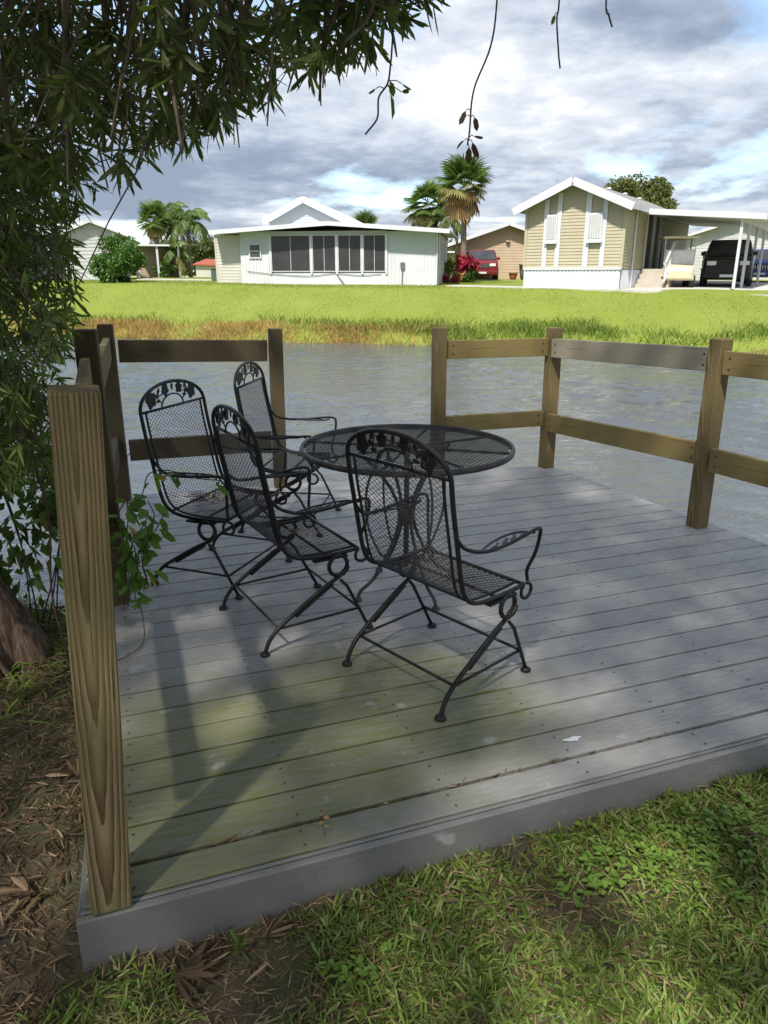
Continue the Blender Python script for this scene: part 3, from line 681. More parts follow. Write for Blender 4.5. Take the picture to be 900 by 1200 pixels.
# table
TC = (0.105, 3.23); TZ = 0.715; TR = 0.485
tb = thing('patio_table', 'round black iron mesh table on scrolled pedestal legs among the chairs', 'table', (*TC, 0.0015), R(30))
rim = MB()
rim.lathe([(TR - .012, TZ - .026), (TR - .002, TZ - .024), (TR + .002, TZ - .012), (TR - .002, TZ), (TR - .012, TZ + .002), (TR - .016, TZ - .004), (TR - .014, TZ - .024)], 72)
rim.f = rim.f[:-2]
rim.build('rim', 'table_iron', tb, smooth=True)
def tsurf(u, v_): return Vector(((u * 2 - 1) * TR, (v_ * 2 - 1) * TR, TZ - 0.004)), Vector((0, 0, 1))
Vv, Ff = wire_lattice(tsurf, 50, 84, 0.0032, keep=lambda p: p.x * p.x + p.y * p.y < (TR - .010) ** 2)
MB().add(Vv, Ff).build('top_mesh', 'table_iron', tb)
sup = MB().tube([(0.10 * math.cos(R(a)), 0.10 * math.sin(R(a)), TZ - .012) for a in range(0, 360, 20)], 0.006, 6, closed=True)
for a in (0, 45, 90, 135): 
    c_, s_ = math.cos(R(a)), math.sin(R(a)); sup.tube([(-TR * .97 * c_, -TR * .97 * s_, TZ - .014), (TR * .97 * c_, TR * .97 * s_, TZ - .014)], 0.006, 6)
sup.build('under_frame', 'table_iron', tb, smooth=True)
MB().tube([(0, 0, 0.12), (0, 0, TZ - .015)], 0.013, 10).build('pole', 'table_iron', tb, smooth=True)
MB().lathe([(0.006, .33), (.030, .335), (.040, .36), (.040, .385), (.028, .41), (.006, .415)], 16).build('medallion', 'table_iron', tb, smooth=True)
for a in (0, 90, 180, 270):
    c_, s_ = math.cos(R(a)), math.sin(R(a))
    def rp_(r_, z): return (r_ * c_, r_ * s_, z)
    lg = MB().tube(catmull([rp_(.235, TZ - .02), rp_(.16, .62), rp_(.075, .50), rp_(.038, .375), rp_(.075, .25), rp_(.17, .10), rp_(.245, .045), rp_(.262, .012)], 6), 0.0085, 8).build('leg', 'table_iron', tb, smooth=True)
    MB().lathe([(0.018, 0.0), (0.020, 0.004), (0.016, 0.012), (0.008, 0.016)], 12, .262 * c_, .262 * s_).build('foot', 'table_iron', lg, smooth=True)
    MB().tube(catmull([rp_(.13, TZ - .02), rp_(.20, .57), rp_(.215, .46), rp_(.20, .34), rp_(.14, .21), rp_(.10, .20)], 6), 0.006, 6).build('scroll', 'table_iron', tb, smooth=True)

# ------------------------------------------------------------------ shade tree over the deck
def inside_crown_outline(x, y):
    """the crown hangs in front of the deck only in this part of the picture plane"""
    X = [-80, 0, 70, 95, 110, 135, 170, 215, 255, 300, 345, 400, 440, 470, 520, 545]
    Y = [620, 600, 560, 440, 235, 245, 215, 190, 182, 162, 132, 108, 84, 58, 30, -10]
    return y < np.interp(x, X, Y)
CP, SP_ = math.cos(PITCH), math.sin(PITCH)
def project(p):
    Z = p[:, 2] - EYE; d = p[:, 1] * CP - Z * SP_; u = p[:, 1] * SP_ + Z * CP
    dd = np.where(d > 0.05, d, 0.05)
    return 450 + 850 * p[:, 0] / dd, 600 - 850 * u / dd, d
def unproj(x, y, Y):
    X = (x - 450) / 850; Yy = (600 - y) / 850
    r = np.stack([X, CP + Yy * SP_, -SP_ + Yy * CP], -1); return r * (Y / r[:, 1])[:, None] + np.array([0, 0, EYE])
tree = thing('shade_tree', 'large old tree with dark narrow leaves overhanging the deck from the left', 'tree', (0, 0, 0))
tk_path = catmull([(-1.95, 2.85, -0.45), (-1.93, 2.83, -0.1), (-1.98, 2.80, 0.35), (-2.08, 2.70, 0.9), (-2.12, 2.55, 1.6), (-2.05, 2.35, 2.3), (-1.95, 2.15, 3.0)], 9)
tm = MB(); TN = 56; rings = []
for i, p in enumerate(tk_path):
    z = p.z; r0 = 0.235 + 0.28 * max(0, 0.35 - z) ** 1.2 - 0.03 * max(0, z - .4)
    ring = []
    for j in range(TN):
        a = 2 * math.pi * j / TN
        rr = r0 * (1 + 0.10 * math.sin(5 * a + 1.2 * z) + 0.07 * math.sin(11 * a - 2.1 * z + 1) + 0.045 * math.sin(23 * a + 3 * z) * random.uniform(.6, 1.3))
        if z < .3: rr *= 1 + 0.22 * (0.3 - z) * max(0, math.sin(4 * a + .6))
        ring.append((p.x + rr * math.cos(a), p.y + rr * math.sin(a), z))
    rings.append(ring)
tm.v = [q for r_ in rings for q in r_]
tm.f = [(i * TN + j, i * TN + (j + 1) % TN, (i + 1) * TN + (j + 1) % TN, (i + 1) * TN + j) for i in range(len(rings) - 1) for j in range(TN)]
trunk = tm.build('trunk', 'bark', tree, smooth=True)
# stringy aerial roots on the trunk
for k in range(16):
    a = random.uniform(-2.4, 0.8); pts = []
    for z in np.linspace(-0.25, random.uniform(.5, 1.6), 9):
        i = min(range(len(tk_path)), key=lambda q: abs(tk_path[q].z - z)); r0 = 0.225 + 0.26 * max(0, 0.35 - z) ** 1.2
        aa = a + 0.15 * math.sin(z * 5 + k); pts.append((tk_path[i].x + r0 * 1.04 * math.cos(aa), tk_path[i].y + r0 * 1.04 * math.sin(aa), z))
    MB().tube(catmull(pts, 3), random.uniform(.006, .016), 6).build('aerial_root', 'bark', trunk, smooth=True)
limbs = [
    [(-2.05, 2.4, 2.2), (-1.6, 2.2, 2.55), (-0.9, 2.0, 2.62), (-0.2, 1.9, 2.55), (0.5, 1.9, 2.62), (1.2, 2.0, 2.75)],
    [(-2.0, 2.3, 2.5), (-1.5, 1.9, 2.42), (-1.0, 1.75, 2.22), (-0.55, 1.75, 2.12), (-0.15, 1.85, 2.10)],
    [(-2.1, 2.55, 1.7), (-1.85, 2.6, 2.05), (-1.5, 2.75, 2.20), (-1.1, 2.95, 2.22), (-0.6, 3.15, 2.30)],
    [(-2.1, 2.6, 1.5), (-1.9, 2.7, 1.75), (-1.75, 2.85, 1.82), (-1.62, 3.0, 1.72)],
    [(-1.95, 2.15, 3.0), (-1.6, 1.4, 3.7), (-1.0, 0.6, 4.3), (-0.4, -0.3, 4.6)],
    [(-1.95, 2.15, 3.0), (-2.4, 1.2, 3.8), (-2.6, 0.0, 4.4), (-2.6, -1.2, 4.7)],
    [(-1.95, 2.15, 3.0), (-1.5, 2.3, 4.0), (-0.8, 2.4, 4.8), (0.1, 2.2, 5.2)],
    [(-1.95, 2.15, 3.0), (-2.9, 2.3, 3.9), (-3.9, 2.2, 4.6)],
    [(-2.05, 2.4, 2.2), (-2.5, 2.9, 2.6), (-2.9, 3.6, 2.8), (-3.1, 4.3, 2.6)],
    [(-2.12, 2.5, 1.2), (-1.9, 2.4, 1.5), (-1.66, 2.35, 1.62), (-1.45, 2.45, 1.60)],
]
nodes = []
for li, lp in enumerate(limbs):
    pts = catmull(lp, 8); n = len(pts); r0 = 0.075 if li in (4, 5, 6) else 0.032
    pts = [p + Vector((math.sin(i * 1.7 + li), math.cos(i * 1.3 + li * 2), math.sin(i * 2.3 + li))) * 0.018 for i, p in enumerate(pts)]
    MB().tube(pts, [r0 * (1 - 0.8 * i / (n - 1)) + .004 for i in range(n)], 8).build('limb', 'bark', tree, smooth=True)
    nodes += [p for p in pts[3:]]
nodes_a = np.array([tuple(p) for p in nodes])
# branchlet centres: the visible hanging mass, then the crown above and behind
def vis(n, box, Yr):
    out = []
    while len(out) < n:
        x = rng.uniform(box[0], box[2], 400); y = rng.uniform(box[1], box[3], 400)
        ok = inside_crown_outline(x, y + 26); P = unproj(x[ok], y[ok], rng.uniform(Yr[0], Yr[1], ok.sum()))
        out += list(P)
    return np.array(out[:n])
cen_top = vis(64, (-60, -60, 520, 220), (1.75, 3.1))
cen_top3 = vis(12, (390, -50, 530, 40), (1.75, 2.3))
cen_top2 = vis(16, (-60, -60, 330, 200), (1.6, 2.5))
cen_left = np.concatenate([vis(52, (-70, 150, 92, 430), (2.35, 3.2)), vis(44, (-70, 430, 70, 590), (2.35, 3.0))])
def crown(n):  # crown out of view, shaped to shade the deck, thinned for sun on grass
    out = []
    while len(out) < n:
        p = np.array([rng.uniform(-5.0, 2.2), rng.uniform(-3.8, 4.6), rng.uniform(2.5, 5.6)])
        q = ((p[0] + 1.25) / 3.5) ** 2 + ((p[1] - 0.2) / 3.7) ** 2 + ((p[2] - 3.8) / 1.9) ** 2
        if q > 1 or rng.random() > np.interp(p[1] - .35 * p[0], [-1.9, -1.3, -.7], [.0, .15, 1]) or (p[0] < -2.1 and -.3 < p[1] < 2.2 and rng.random() < .45): continue
        out.append(p)
    return np.array(out)
cen_crown = crown(270)
def visible_ok(P, m, clear=False):
    """keep what hangs inside the crown's outline or clear of the view"""
    x, y, d = project(P)
    if clear: return (d < 0.25) | (x < -60) | (y < -60) | (x > 960)
    return ((d > 0.9) & (inside_crown_outline(x, y + m) & (x < 545))) | (d < 0.25) | (x < -40) | (y < -75) | (x > 960)
twg = MB(); tufts = []; tax = []; far_t = []; far_a = []
def grow(cens, per, spreadr, store, sax, thin=0.004, droop=0.25, m=2, clear=False):
    for c in cens:
        i = int(np.argmin(((nodes_a - c) ** 2).sum(1))); s0 = Vector(nodes_a[i]); e = Vector(c)
        mid = (s0 + e) / 2 + Vector((random.uniform(-.06, .06), random.uniform(-.06, .06), random.uniform(0, .10)))
        path = catmull([s0, mid, e], 4)
        if not visible_ok(np.array([tuple(q) for q in path]), m, clear).all(): continue
        twg.tube(path, [thin * (1.6 - 1.0 * q / (len(path) - 1)) for q in range(len(path))], 5)
        dirb = (e - mid).normalized()
        for k in range(per):
            off = Vector(rng.normal(size=3)) * spreadr; off.z -= abs(random.gauss(0, spreadr * .5))
            t = e + off; a = (off.normalized() * .8 + dirb * .4 + Vector((0, 0, -droop * 2))).normalized()
            if not visible_ok(np.array([tuple(t), tuple(t + a * .06)]), m, clear)[0:2].all(): continue
            twg.tube([e + off * .05, e + off * .5 + Vector((0, 0, .012)), t], [thin * .55, thin * .45, thin * .3], 4, cap=False)
            store.append(tuple(t)); sax.append(tuple(a))
grow(cen_top, 5, 0.12, tufts, tax); grow(cen_top3, 5, 0.07, tufts, tax); grow(cen_top2, 4, 0.10, tufts, tax)
grow(cen_left, 8, 0.13, tufts, tax)
grow(cen_crown, 11, 0.30, far_t, far_a, thin=0.007, clear=True)
twg.build('twigs', 'twig', tree)
tufts = np.array(tufts); tax = np.array(tax); far_t = np.array(far_t); far_a = np.array(far_a)
x, y, d = project(tufts)
bt = random.Random(12)
for k in range(75):
    px_ = bt.uniform(10, 470); py_ = bt.uniform(-60, 20); Yd = bt.uniform(1.7, 2.6); ln_ = bt.uniform(40, 170)
    lim = float(np.interp(px_, [0, 100, 200, 300, 400, 480], [300, 240, 190, 160, 110, 40])); e_ = min(py_ + ln_ + 60, lim)
    dx_ = bt.uniform(-70, 70)
    pts = unproj(np.array([px_, px_ + dx_ * .3, px_ + dx_ * .75, px_ + dx_]), np.array([py_ - 30, py_ + (e_ - py_) * .3, py_ + (e_ - py_) * .7, e_]), np.array([Yd, Yd + .05, Yd - .03, Yd + bt.uniform(-.1, .1)]))
    if not visible_ok(pts[1:], -6).all(): continue
    pp_ = catmull([Vector(q) for q in pts], 5); r_ = bt.uniform(.0022, .006)
    MB().tube(pp_, [r_ * (1.2 - .8 * i / (len(pp_) - 1)) for i in range(len(pp_))], 6).build('bare_twig', 'pale_twig', tree, smooth=True)
# separately hanging leaf clusters, the largest in view
show = np.where((x > 0) & (x < 540) & (y > 0) & (y < 600))[0]
edge = show[np.argsort(d[show])][:150]
cl_meshes = []
for k in range(5):
    n = 15; az = np.arange(n) * 2.4 + rng.uniform(0, 1, n); el = rng.uniform(0.25, 1.25, n)
    dd = np.stack([np.cos(az) * np.sin(el), np.sin(az) * np.sin(el), np.cos(el)], 1)
    pp = np.stack([np.zeros(n), np.zeros(n), -rng.uniform(0, .06, n)], 1)
    cl_meshes.append(leaves('leaf_cluster', 'tree_leaf', pp, dd, rng.uniform(.055, .095, n), rng.uniform(.010, .015, n), detail=True, droop=.1, aslink=False))
for i in edge:
    q = Vector(tax[i]).to_track_quat('Z', 'Y')
    o = link('leaf_cluster', cl_meshes[i % 5], tree, Vector(tufts[i]), None, random.uniform(.8, 1.15)); o.rotation_mode = 'QUATERNION'; o.rotation_quaternion = q @ Euler((0, 0, random.uniform(0, 6))).to_quaternion()
rest = np.setdiff1d(np.arange(len(tufts)), edge)
lowt = rest[(y[rest] > 190) & (x[rest] < 130)]; rest = np.setdiff1d(rest, lowt)
p, dv, ln = tuft_arrays(tufts[lowt], tax[lowt], 11, (0.2, 1.35), (.045, .085), .08)
stuff(leaves('lower_foliage', 'sunny_leaf', p, dv, ln, rng.uniform(.008, .013, len(p)), tree, detail=True, droop=.12))
p, dv, ln = tuft_arrays(tufts[rest], tax[rest], 11, (0.2, 1.35), (.05, .095), .08)
stuff(leaves('foliage', 'tree_leaf', p, dv, ln, rng.uniform(.009, .014, len(p)), tree, detail=True, droop=.12))
p, dv, ln = tuft_arrays(far_t, far_a, 16, (0.2, 1.4), (.09, .16), .12)
stuff(leaves('upper_foliage', 'tree_leaf', p, dv, ln, rng.uniform(.024, .036, len(p)), tree, droop=.1))

# ------------------------------------------------------------------ hanging vines and the climber on the post
def vine(name, label, path, leaf_at, lsize=0.035, mat='vine_leaf', r=0.0022, group=None, extra=()):
    root = thing(name, label, 'vine', path[-1], 0, group)
    o = Vector(path[-1]); pts = catmull([Vector(p) - o for p in path], 6)
    pts = [q + Vector((math.sin(i * .45) * .0015, math.cos(i * .4) * .0015, 0)) for i, q in enumerate(pts)]
    MB().tube(pts, r, 5).build('stem', 'vine_stem', root, smooth=True)
    for f, off, dr, sz in leaf_at:
        b = pts[min(int(f * (len(pts) - 1)), len(pts) - 1)]; e = b + Vector(off)
        pm = np.array([[0., 0., 0.]]); 
        me = leaves('leaf', mat, pm, np.array([dr], float), np.array([sz]), np.array([sz * .55]), detail=True, droop=.2, fold=.2, aslink=False)
        lo = link('leaf', me, root, e)
        MB().tube([b - e, (b - e) * .4 + Vector((0, 0, .004)), Vector((0, 0, 0))], .0011, 4).build('petiole', 'vine_stem', lo)
    return root
def UP(x, y, Y): return tuple(unproj(np.array([x], float), np.array([y], float), np.array([Y], float))[0])
vine('hanging_vine', 'long bare vine hanging down in front of the tall palm, leaflets at its end',
     [(0.30, 1.92, 2.59), UP(590, -120, 2.0), UP(583, 0, 2.0), UP(574, 55, 2.0), UP(556, 105, 2.0), UP(550, 150, 2.0), UP(548, 170, 2.0)],
     [(.77, (-.012, 0, 0), (-.5, .2, -.8), .030), (.80, (.010, 0, 0), (.3, .3, -.9), .028), (.78, (-.008, .01, .004), (-.8, 0, -.2), .022), (.94, (.012, 0, .004), (.9, .1, .1), .026), (.96, (.010, 0, -.004), (.5, .2, -.8), .036), (1., (.004, 0, -.004), (.1, .2, -1), .034), (.95, (-.008, 0, 0), (-.6, .2, -.5), .026)], mat='litter_leaf')
vine('hanging_vine', 'short twisted vine with round green leaves hanging right of the tree foliage',
     [(0.06, 1.90, 2.56), UP(468, -40, 1.9), UP(461, 40, 1.9), UP(457, 75, 1.9), UP(455, 98, 1.9), UP(443, 115, 1.9), UP(442, 140, 1.9), UP(428, 158, 1.9)],
     [(.55, (.003, 0, 0), (.2, .3, -.6), .030), (.58, (.006, 0, -.02), (.1, .3, -1), .046), (.56, (.03, 0, -.006), (.8, .2, -.2), .026), (.6, (.035, 0, -.012), (.7, .3, .3), .022), (.62, (-.02, 0, .0), (-.7, .2, -.2), .02)])
vine('hanging_vine', 'thin bare vine tip hanging from the top edge above the gabled home',
     [(0.47, 1.92, 2.62), UP(662, -110, 2.1), UP(656, 0, 2.1), UP(652, 22, 2.1), UP(655, 60, 2.1), UP(656, 80, 2.1)], [(.55, (-.006, 0, 0), (-.3, .2, -.9), .02)])
vine('hanging_vine', 'shortest hanging vine tip at the top edge, rightmost of the vines',
     [(0.62, 1.93, 2.64), UP(720, -120, 2.1), UP(711, 0, 2.1), UP(713, 18, 2.1), UP(718, 32, 2.1)], [(.6, (.004, 0, 0), (.4, .2, -.8), .018)])
vine('sapling', 'thin upright sapling with small leaves between the tree trunk and the near post',
     [UP(20, 470, 2.75), UP(40, 540, 2.75), UP(58, 610, 2.75), UP(61, 700, 2.75), (-1.33, 2.75, -.22)],
     [(.2 + .045 * i, (.03 * (-1) ** i, -.01, .01), ((-1) ** i * .8, -.3, -.25), .035) for i in range(15)], r=.0045)['category'] = 'sapling'
climb = thing('climbing_vine', 'leafy green vine with a yellow leaf climbing the second railing post', 'vine', (-1.15, 3.0, 0))
rr = random.Random(5)
for k in range(7):
    st = [(0.02 * k - .03, -.01, 0.0 + .02 * k)]
    q = Vector(st[0]); hmax = [0.55, 0.62, 0.5, 0.40, 0.3, .52, .45][k]
    while q.z < hmax:
        q = q + Vector((rr.uniform(-.02, .05 + .03 * (k > 4)) * (1 if q.z > .25 else .3), rr.uniform(-.03, .02), rr.uniform(.05, .09))); st.append(tuple(q))
    if k == 1: st += [(st[-1][0] + .09, st[-1][1] - .02, st[-1][2] + .02), (st[-1][0] + .2, st[-1][1] - .03, st[-1][2] - .01), (st[-1][0] + .3, st[-1][1], st[-1][2] - .03)]
    pts = catmull(st, 4)
    so = MB().tube(pts, .0025, 5).build('stem', 'vine_stem', climb, smooth=True)
    for i in range(5, len(pts), 1):
        if rr.random() < .3: continue
        b = pts[i]; dr = np.array([[rr.uniform(-.5, 1), rr.uniform(-1, .2), rr.uniform(-.6, .5)]]); sz = rr.uniform(.045, .085)
        e = b + Vector(dr[0]) * rr.uniform(.012, .05)
        me = leaves('leaf', 'yellow_leaf' if (i * 7 + k) % 41 == 0 else 'vine_leaf', np.zeros((1, 3)), dr, np.array([sz]), np.array([sz * .6]), detail=True, droop=.35, fold=.22, aslink=False)
        link('leaf', me, climb, e)
ten = catmull([(0.03, -.04, .02), (0.06, -.10, .06), (.10, -.16, .10), (.13, -.22, .04), (.16, -.34, .012), (.13, -.44, .012), (.06, -.56, .02)], 5)
MB().tube(ten, .0022, 5).build('tendril', 'vine_stem', climb, smooth=True)
for i in range(4):
    me = leaves('leaf', 'vine_leaf', np.zeros((1, 3)), np.array([[math.cos(i * 1.5), math.sin(i * 1.5) - .3, .25]]), np.array([.05]), np.array([.04]), detail=True, droop=.2, aslink=False)
    link('leaf', me, climb, ten[10] + Vector((0, 0, .01)))
# pale curled twig arching past the railing
MB().tube(catmull([(-.02, .0, .55), (.03, .1, .70), (.12, .2, .74), (.28, .3, .73)], 5), .002, 5).build('tendril', 'vine_stem', climb, smooth=True)

# ------------------------------------------------------------------ grass, litter, debris
def deck_d(x, y): return (x - FL.x) * Vn.x + (y - FL.y) * Vn.y
def scatter(n, box):
    return rng.uniform(box[0], box[2], n), rng.uniform(box[1], box[3], n)
def vnoise(x, y, s, seed):
    r_ = np.random.default_rng(seed); g = r_.random((64, 64)); u = (x * s) % 63; w = (y * s) % 63
    i = u.astype(int); j = w.astype(int); fu = u - i; fw = w - j; fu = fu * fu * (3 - 2 * fu); fw = fw * fw * (3 - 2 * fw)
    return g[i, j] * (1 - fu) * (1 - fw) + g[i + 1, j] * fu * (1 - fw) + g[i, j + 1] * (1 - fu) * fw + g[i + 1, j + 1] * fu * fw
def green_mask(x, y):
    m = 0.55 * vnoise(x + 9, y + 9, 2.3, 3) + 0.45 * vnoise(x + 9, y + 9, 6.5, 4)
    m = m + np.clip((x - 0.0) * 0.22, -.30, .22) - np.clip(0.15 + deck_d(x, y), 0, .15) * 1.6
    return m
x, y = scatter(150000, (-1.6, .55, 2.2, 2.6))
ok = (deck_d(x, y) < -0.012) & (green_mask(x, y) > rng.uniform(.20, .50, len(x))); x, y = x[ok], y[ok]
n = len(x); z = bumpy(x, y) - .004
lean = rng.normal(size=(n, 2)) * .75; dv = np.stack([lean[:, 0], lean[:, 1], np.full(n, .75)], 1)
stuff(leaves('grass', 'grass_blade', np.stack([x, y, z], 1), dv, rng.uniform(.025, .085, n), rng.uniform(.004, .0082, n), detail=True, droop=.35), 'coarse patchy green grass growing in front of the deck', 'grass')
x, y = scatter(60000, (-1.7, .55, 2.2, 3.2))
ok = ((deck_d(x, y) < -0.01) | (x < np.interp(y, [1.3, 4.8], [-.74, -1.85]))) & (rng.random(len(x)) < np.where(x < -.75, .9, .8)); x, y = x[ok], y[ok]
n = len(x); z = bumpy(x, y) + rng.uniform(-.004, .012, n)
dv = np.stack([rng.normal(size=n), rng.normal(size=n), rng.uniform(-.05, .45, n)], 1)
keep_ = (x > -.72) | (rng.random(len(x)) < .35); x, y, z, dv = x[keep_], y[keep_], z[keep_], dv[keep_]; n = len(x)
stuff(leaves('dry_thatch', 'dry_blade', np.stack([x, y, z], 1), dv, rng.uniform(.02, .065, n), rng.uniform(.0025, .005, n), droop=.1), 'straw coloured dead grass lying between the green blades', 'dead grass')
# fallen narrow leaves, thickest under the tree
x, y = scatter(34000, (-2.3, .6, 1.5, 3.6))
dens = np.where(x < -.72, .95, np.clip(.55 - deck_d(x, y) * -1.0 * .9, .02, .55) * np.clip(.75 - x * .4, .1, 1))
ok = ((deck_d(x, y) < -0.01) | (x < np.interp(y, [1.3, 4.8], [-.76, -1.87]))) & (rng.random(len(x)) < dens); x, y = x[ok], y[ok]
n = len(x); z = bumpy(x, y) + rng.uniform(0, .022, n)
dv = np.stack([rng.normal(size=n), rng.normal(size=n), rng.normal(size=n) * .22], 1)
stuff(leaves('leaf_litter', 'litter_leaf', np.stack([x, y, z], 1), dv, rng.uniform(.035, .075, n), rng.uniform(.0035, .0085, n), detail=True, droop=.05, fold=.25), 'brown fallen narrow leaves carpeting the ground under the tree', 'leaf litter')
# fallen dead leaf sprays one can pick out
sp_meshes = []
for k in range(3):
    n = 11; a = np.linspace(-1.15, 1.15, n) + rng.normal(size=n) * .07
    sp_meshes.append(leaves('dead_leaf_spray', 'litter_leaf', np.stack([rng.uniform(0, .03, n), np.zeros(n), rng.uniform(.004, .02, n)], 1), np.stack([np.cos(a), np.sin(a), rng.uniform(-.05, .25, n)], 1), rng.uniform(.06, .10, n), rng.uniform(.011, .016, n), detail=True, fold=.3, droop=.08, aslink=False))
spr = [(-.50, 1.29, 10, 1.1, 'fan of dead brown leaves lying against the deck front, beside the near post'),
       (-.30, 1.40, 60, .9, 'small upright fan of dead leaves against the deck front, right of the larger fan'),
       (-.93, 1.55, 200, 1.2, 'spray of dead leaves left of the near post, closest to its foot'),
       (-1.02, 2.02, 120, 1.1, 'spray of dead leaves lying left of the near post, further up the slope'),
       (-.70, 1.15, 300, .9, 'spray of dead leaves at the bottom left below the deck corner'),
       (-1.15, 2.45, 30, 1.1, 'spray of dead leaves lying near the tree trunk beside the deck')]
for i, (x_, y_, a, s_, lab) in enumerate(spr):
    o = link('dead_leaf_spray', sp_meshes[i % 3], None, (x_, y_, float(bumpy(np.array(x_), np.array(y_))) + .012), (R(random.uniform(-8, 8)), R(-8), R(a)), s_); tag(o, lab, 'dead leaves', 'dead leaf sprays on the ground')
# low broad-leaved weeds in the grass
x, y = [], []
for cx, cy, n_, s_ in ((.72, 1.60, 55, .11), (.95, 1.70, 40, .10), (.55, 1.50, 16, .06), (-.05, 1.30, 12, .03), (1.05, 1.5, 22, .12)):
    x += list(rng.normal(cx, s_, n_)); y += list(rng.normal(cy, s_ * .6, n_))
x = np.array(x); y = np.array(y); ok = deck_d(x, y) < -.03; x, y = x[ok], y[ok]
x = np.repeat(x, 4); y = np.repeat(y, 4); n = len(x); a = rng.uniform(0, 6.28, n)
stuff(leaves('clover', 'clover_leaf', np.stack([x, y, bumpy(x, y) + rng.uniform(.012, .04, n)], 1), np.stack([np.cos(a), np.sin(a), rng.uniform(.0, .4, n)], 1), rng.uniform(.012, .026, n), rng.uniform(.010, .018, n), detail=True, nrm=np.tile([0, 0, 1.], (n, 1))), 'bright green low broad-leaved weeds spreading in the grass', 'weeds')
# grass around the trunk and taller tufts along the deck
x, y = scatter(1100, (-2.0, 2.2, -1.35, 3.6)); ok = x < np.interp(y, [1.3, 4.8], [-.80, -1.9]); x, y = x[ok], y[ok]; n = len(x)
dv = np.stack([rng.normal(size=n) * .5, rng.normal(size=n) * .5, np.full(n, .9)], 1)
stuff(leaves('grass', 'reed_green', np.stack([x, y, bumpy(x, y) - .01], 1), dv, rng.uniform(.08, .24, n), rng.uniform(.004, .008, n), detail=True, droop=.6), 'tall thin green grass round the foot of the old tree', 'grass')
tf = [(-.36, 1.415, 7, 'tuft of grass against the deck front, next to the dead leaf fan'), (.02, 1.545, 5, 'tuft of grass sprouting at the deck front, left of centre'), (.50, 1.70, 8, 'bright grass tuft at the deck front, right of centre'), (.72, 1.79, 5, 'thin grass tuft at the deck front, farthest right')]
for x_, y_, n, lab in tf:
    dv = np.stack([rng.normal(size=n) * .45, rng.normal(size=n) * .35 - .2, np.full(n, .8)], 1)
    o = leaves('grass_tuft', 'vine_leaf', np.zeros((n, 3)), dv, rng.uniform(.06, .12, n), rng.uniform(.006, .010, n), detail=True, droop=.35)
    o.location = (x_, y_ - .03, float(bumpy(np.array(x_), np.array(y_)))); tag(o, lab, 'grass tuft', 'grass tufts along the deck')
# debris on the deck and seats
def debris(name, cx, cy, z, n, s_, label, cat, mat='litter_leaf', lr=(.01, .035)):
    xx = rng.normal(0, s_, n); yy = rng.normal(0, s_ * .7, n); a = rng.uniform(0, 6.28, n)
    o = leaves(name, mat, np.stack([xx, yy, rng.uniform(0.001, .012, n)], 1), np.stack([np.cos(a), np.sin(a), rng.uniform(-.05, .3, n)], 1), rng.uniform(*lr, n), rng.uniform(.003, .008, n), detail=True)
    o.location = (cx, cy, z); return stuff(o, label, cat)
debris('seat_debris', -.87, 3.47, .382, 110, .05, 'clump of dry leaf bits on the seat of the leftmost chair', 'debris', 'dry_blade', (.015, .05))
debris('seat_debris', -.36, 2.95, .382, 26, .05, 'few dry leaf bits on the seat of the middle chair', 'debris', 'dry_blade')
xs = rng.uniform(0, 3.4, 260); m_ = rng.random(260) < np.clip(1.1 - xs * .35, .15, 1)
xs = xs[m_]; vs_ = .139 + rng.normal(0, .0035, len(xs)); a = rng.normal(0, .35, len(xs)) + A0
pw = np.stack([FL.x + xs * U.x + vs_ * Vn.x, FL.y + xs * U.y + vs_ * Vn.y, rng.uniform(-.006, .003, len(xs))], 1)
stuff(leaves('gap_debris', 'litter_leaf', pw, np.stack([np.cos(a), np.sin(a), rng.uniform(-.1, .1, len(xs))], 1), rng.uniform(.012, .035, len(xs)), rng.uniform(.003, .006, len(xs)), detail=True), 'dead leaf bits caught in the wide gap behind the front board', 'debris')
seed = thing('seedling', 'tiny orange-brown seedling growing up through the front gap of the deck', 'seedling', (-.165, 1.60, 0))
MB().tube(catmull([(0, 0, -.02), (.004, 0, .02), (-.006, .0, .05), (-.004, 0, .085)], 4), .0012, 5).build('stem', 'vine_stem', seed)
for i in range(6):
    me = leaves('leaf', 'reed', np.zeros((1, 3)), np.array([[math.cos(i * 2.1), math.sin(i * 2.1), .1]]), np.array([.018]), np.array([.010]), detail=True, aslink=False)
    link('leaf', me, seed, (0, 0, .03 + .01 * i))
for (x_, y_, s_, lab) in ((.62, 2.03, .03, 'small pale bird dropping smear on the deck boards'),):
    pl = [(s_ * (1 + .35 * math.sin(3 * a)) * math.cos(a), s_ * .35 * (1 + .3 * math.cos(5 * a)) * math.sin(a)) for a in np.linspace(0, 6.0, 18)]
    o = MB().prism(pl, 0.0, .0012).build('dropping', 'white_metal'); o.location = (x_, y_, .0022); o.rotation_euler = (0, 0, A0); tag(o, lab, 'stain')
# fallen sticks in the grass
for x_, y_, a, ln, lab in ((.30, 1.12, 35, .10, 'short grey stick lying in the grass below the deck'), (1.02, 1.62, 80, .07, 'pale dry stalk lying in the grass at right')):
    o = MB().tube([(0, 0, 0), (ln * .5, .004, .004), (ln, 0, 0)], .003, 6).build('stick', 'twig'); o.location = (x_, y_, float(bumpy(np.array(x_), np.array(y_))) + .03); o.rotation_euler = (0, .1, R(a)); tag(o, lab, 'stick')

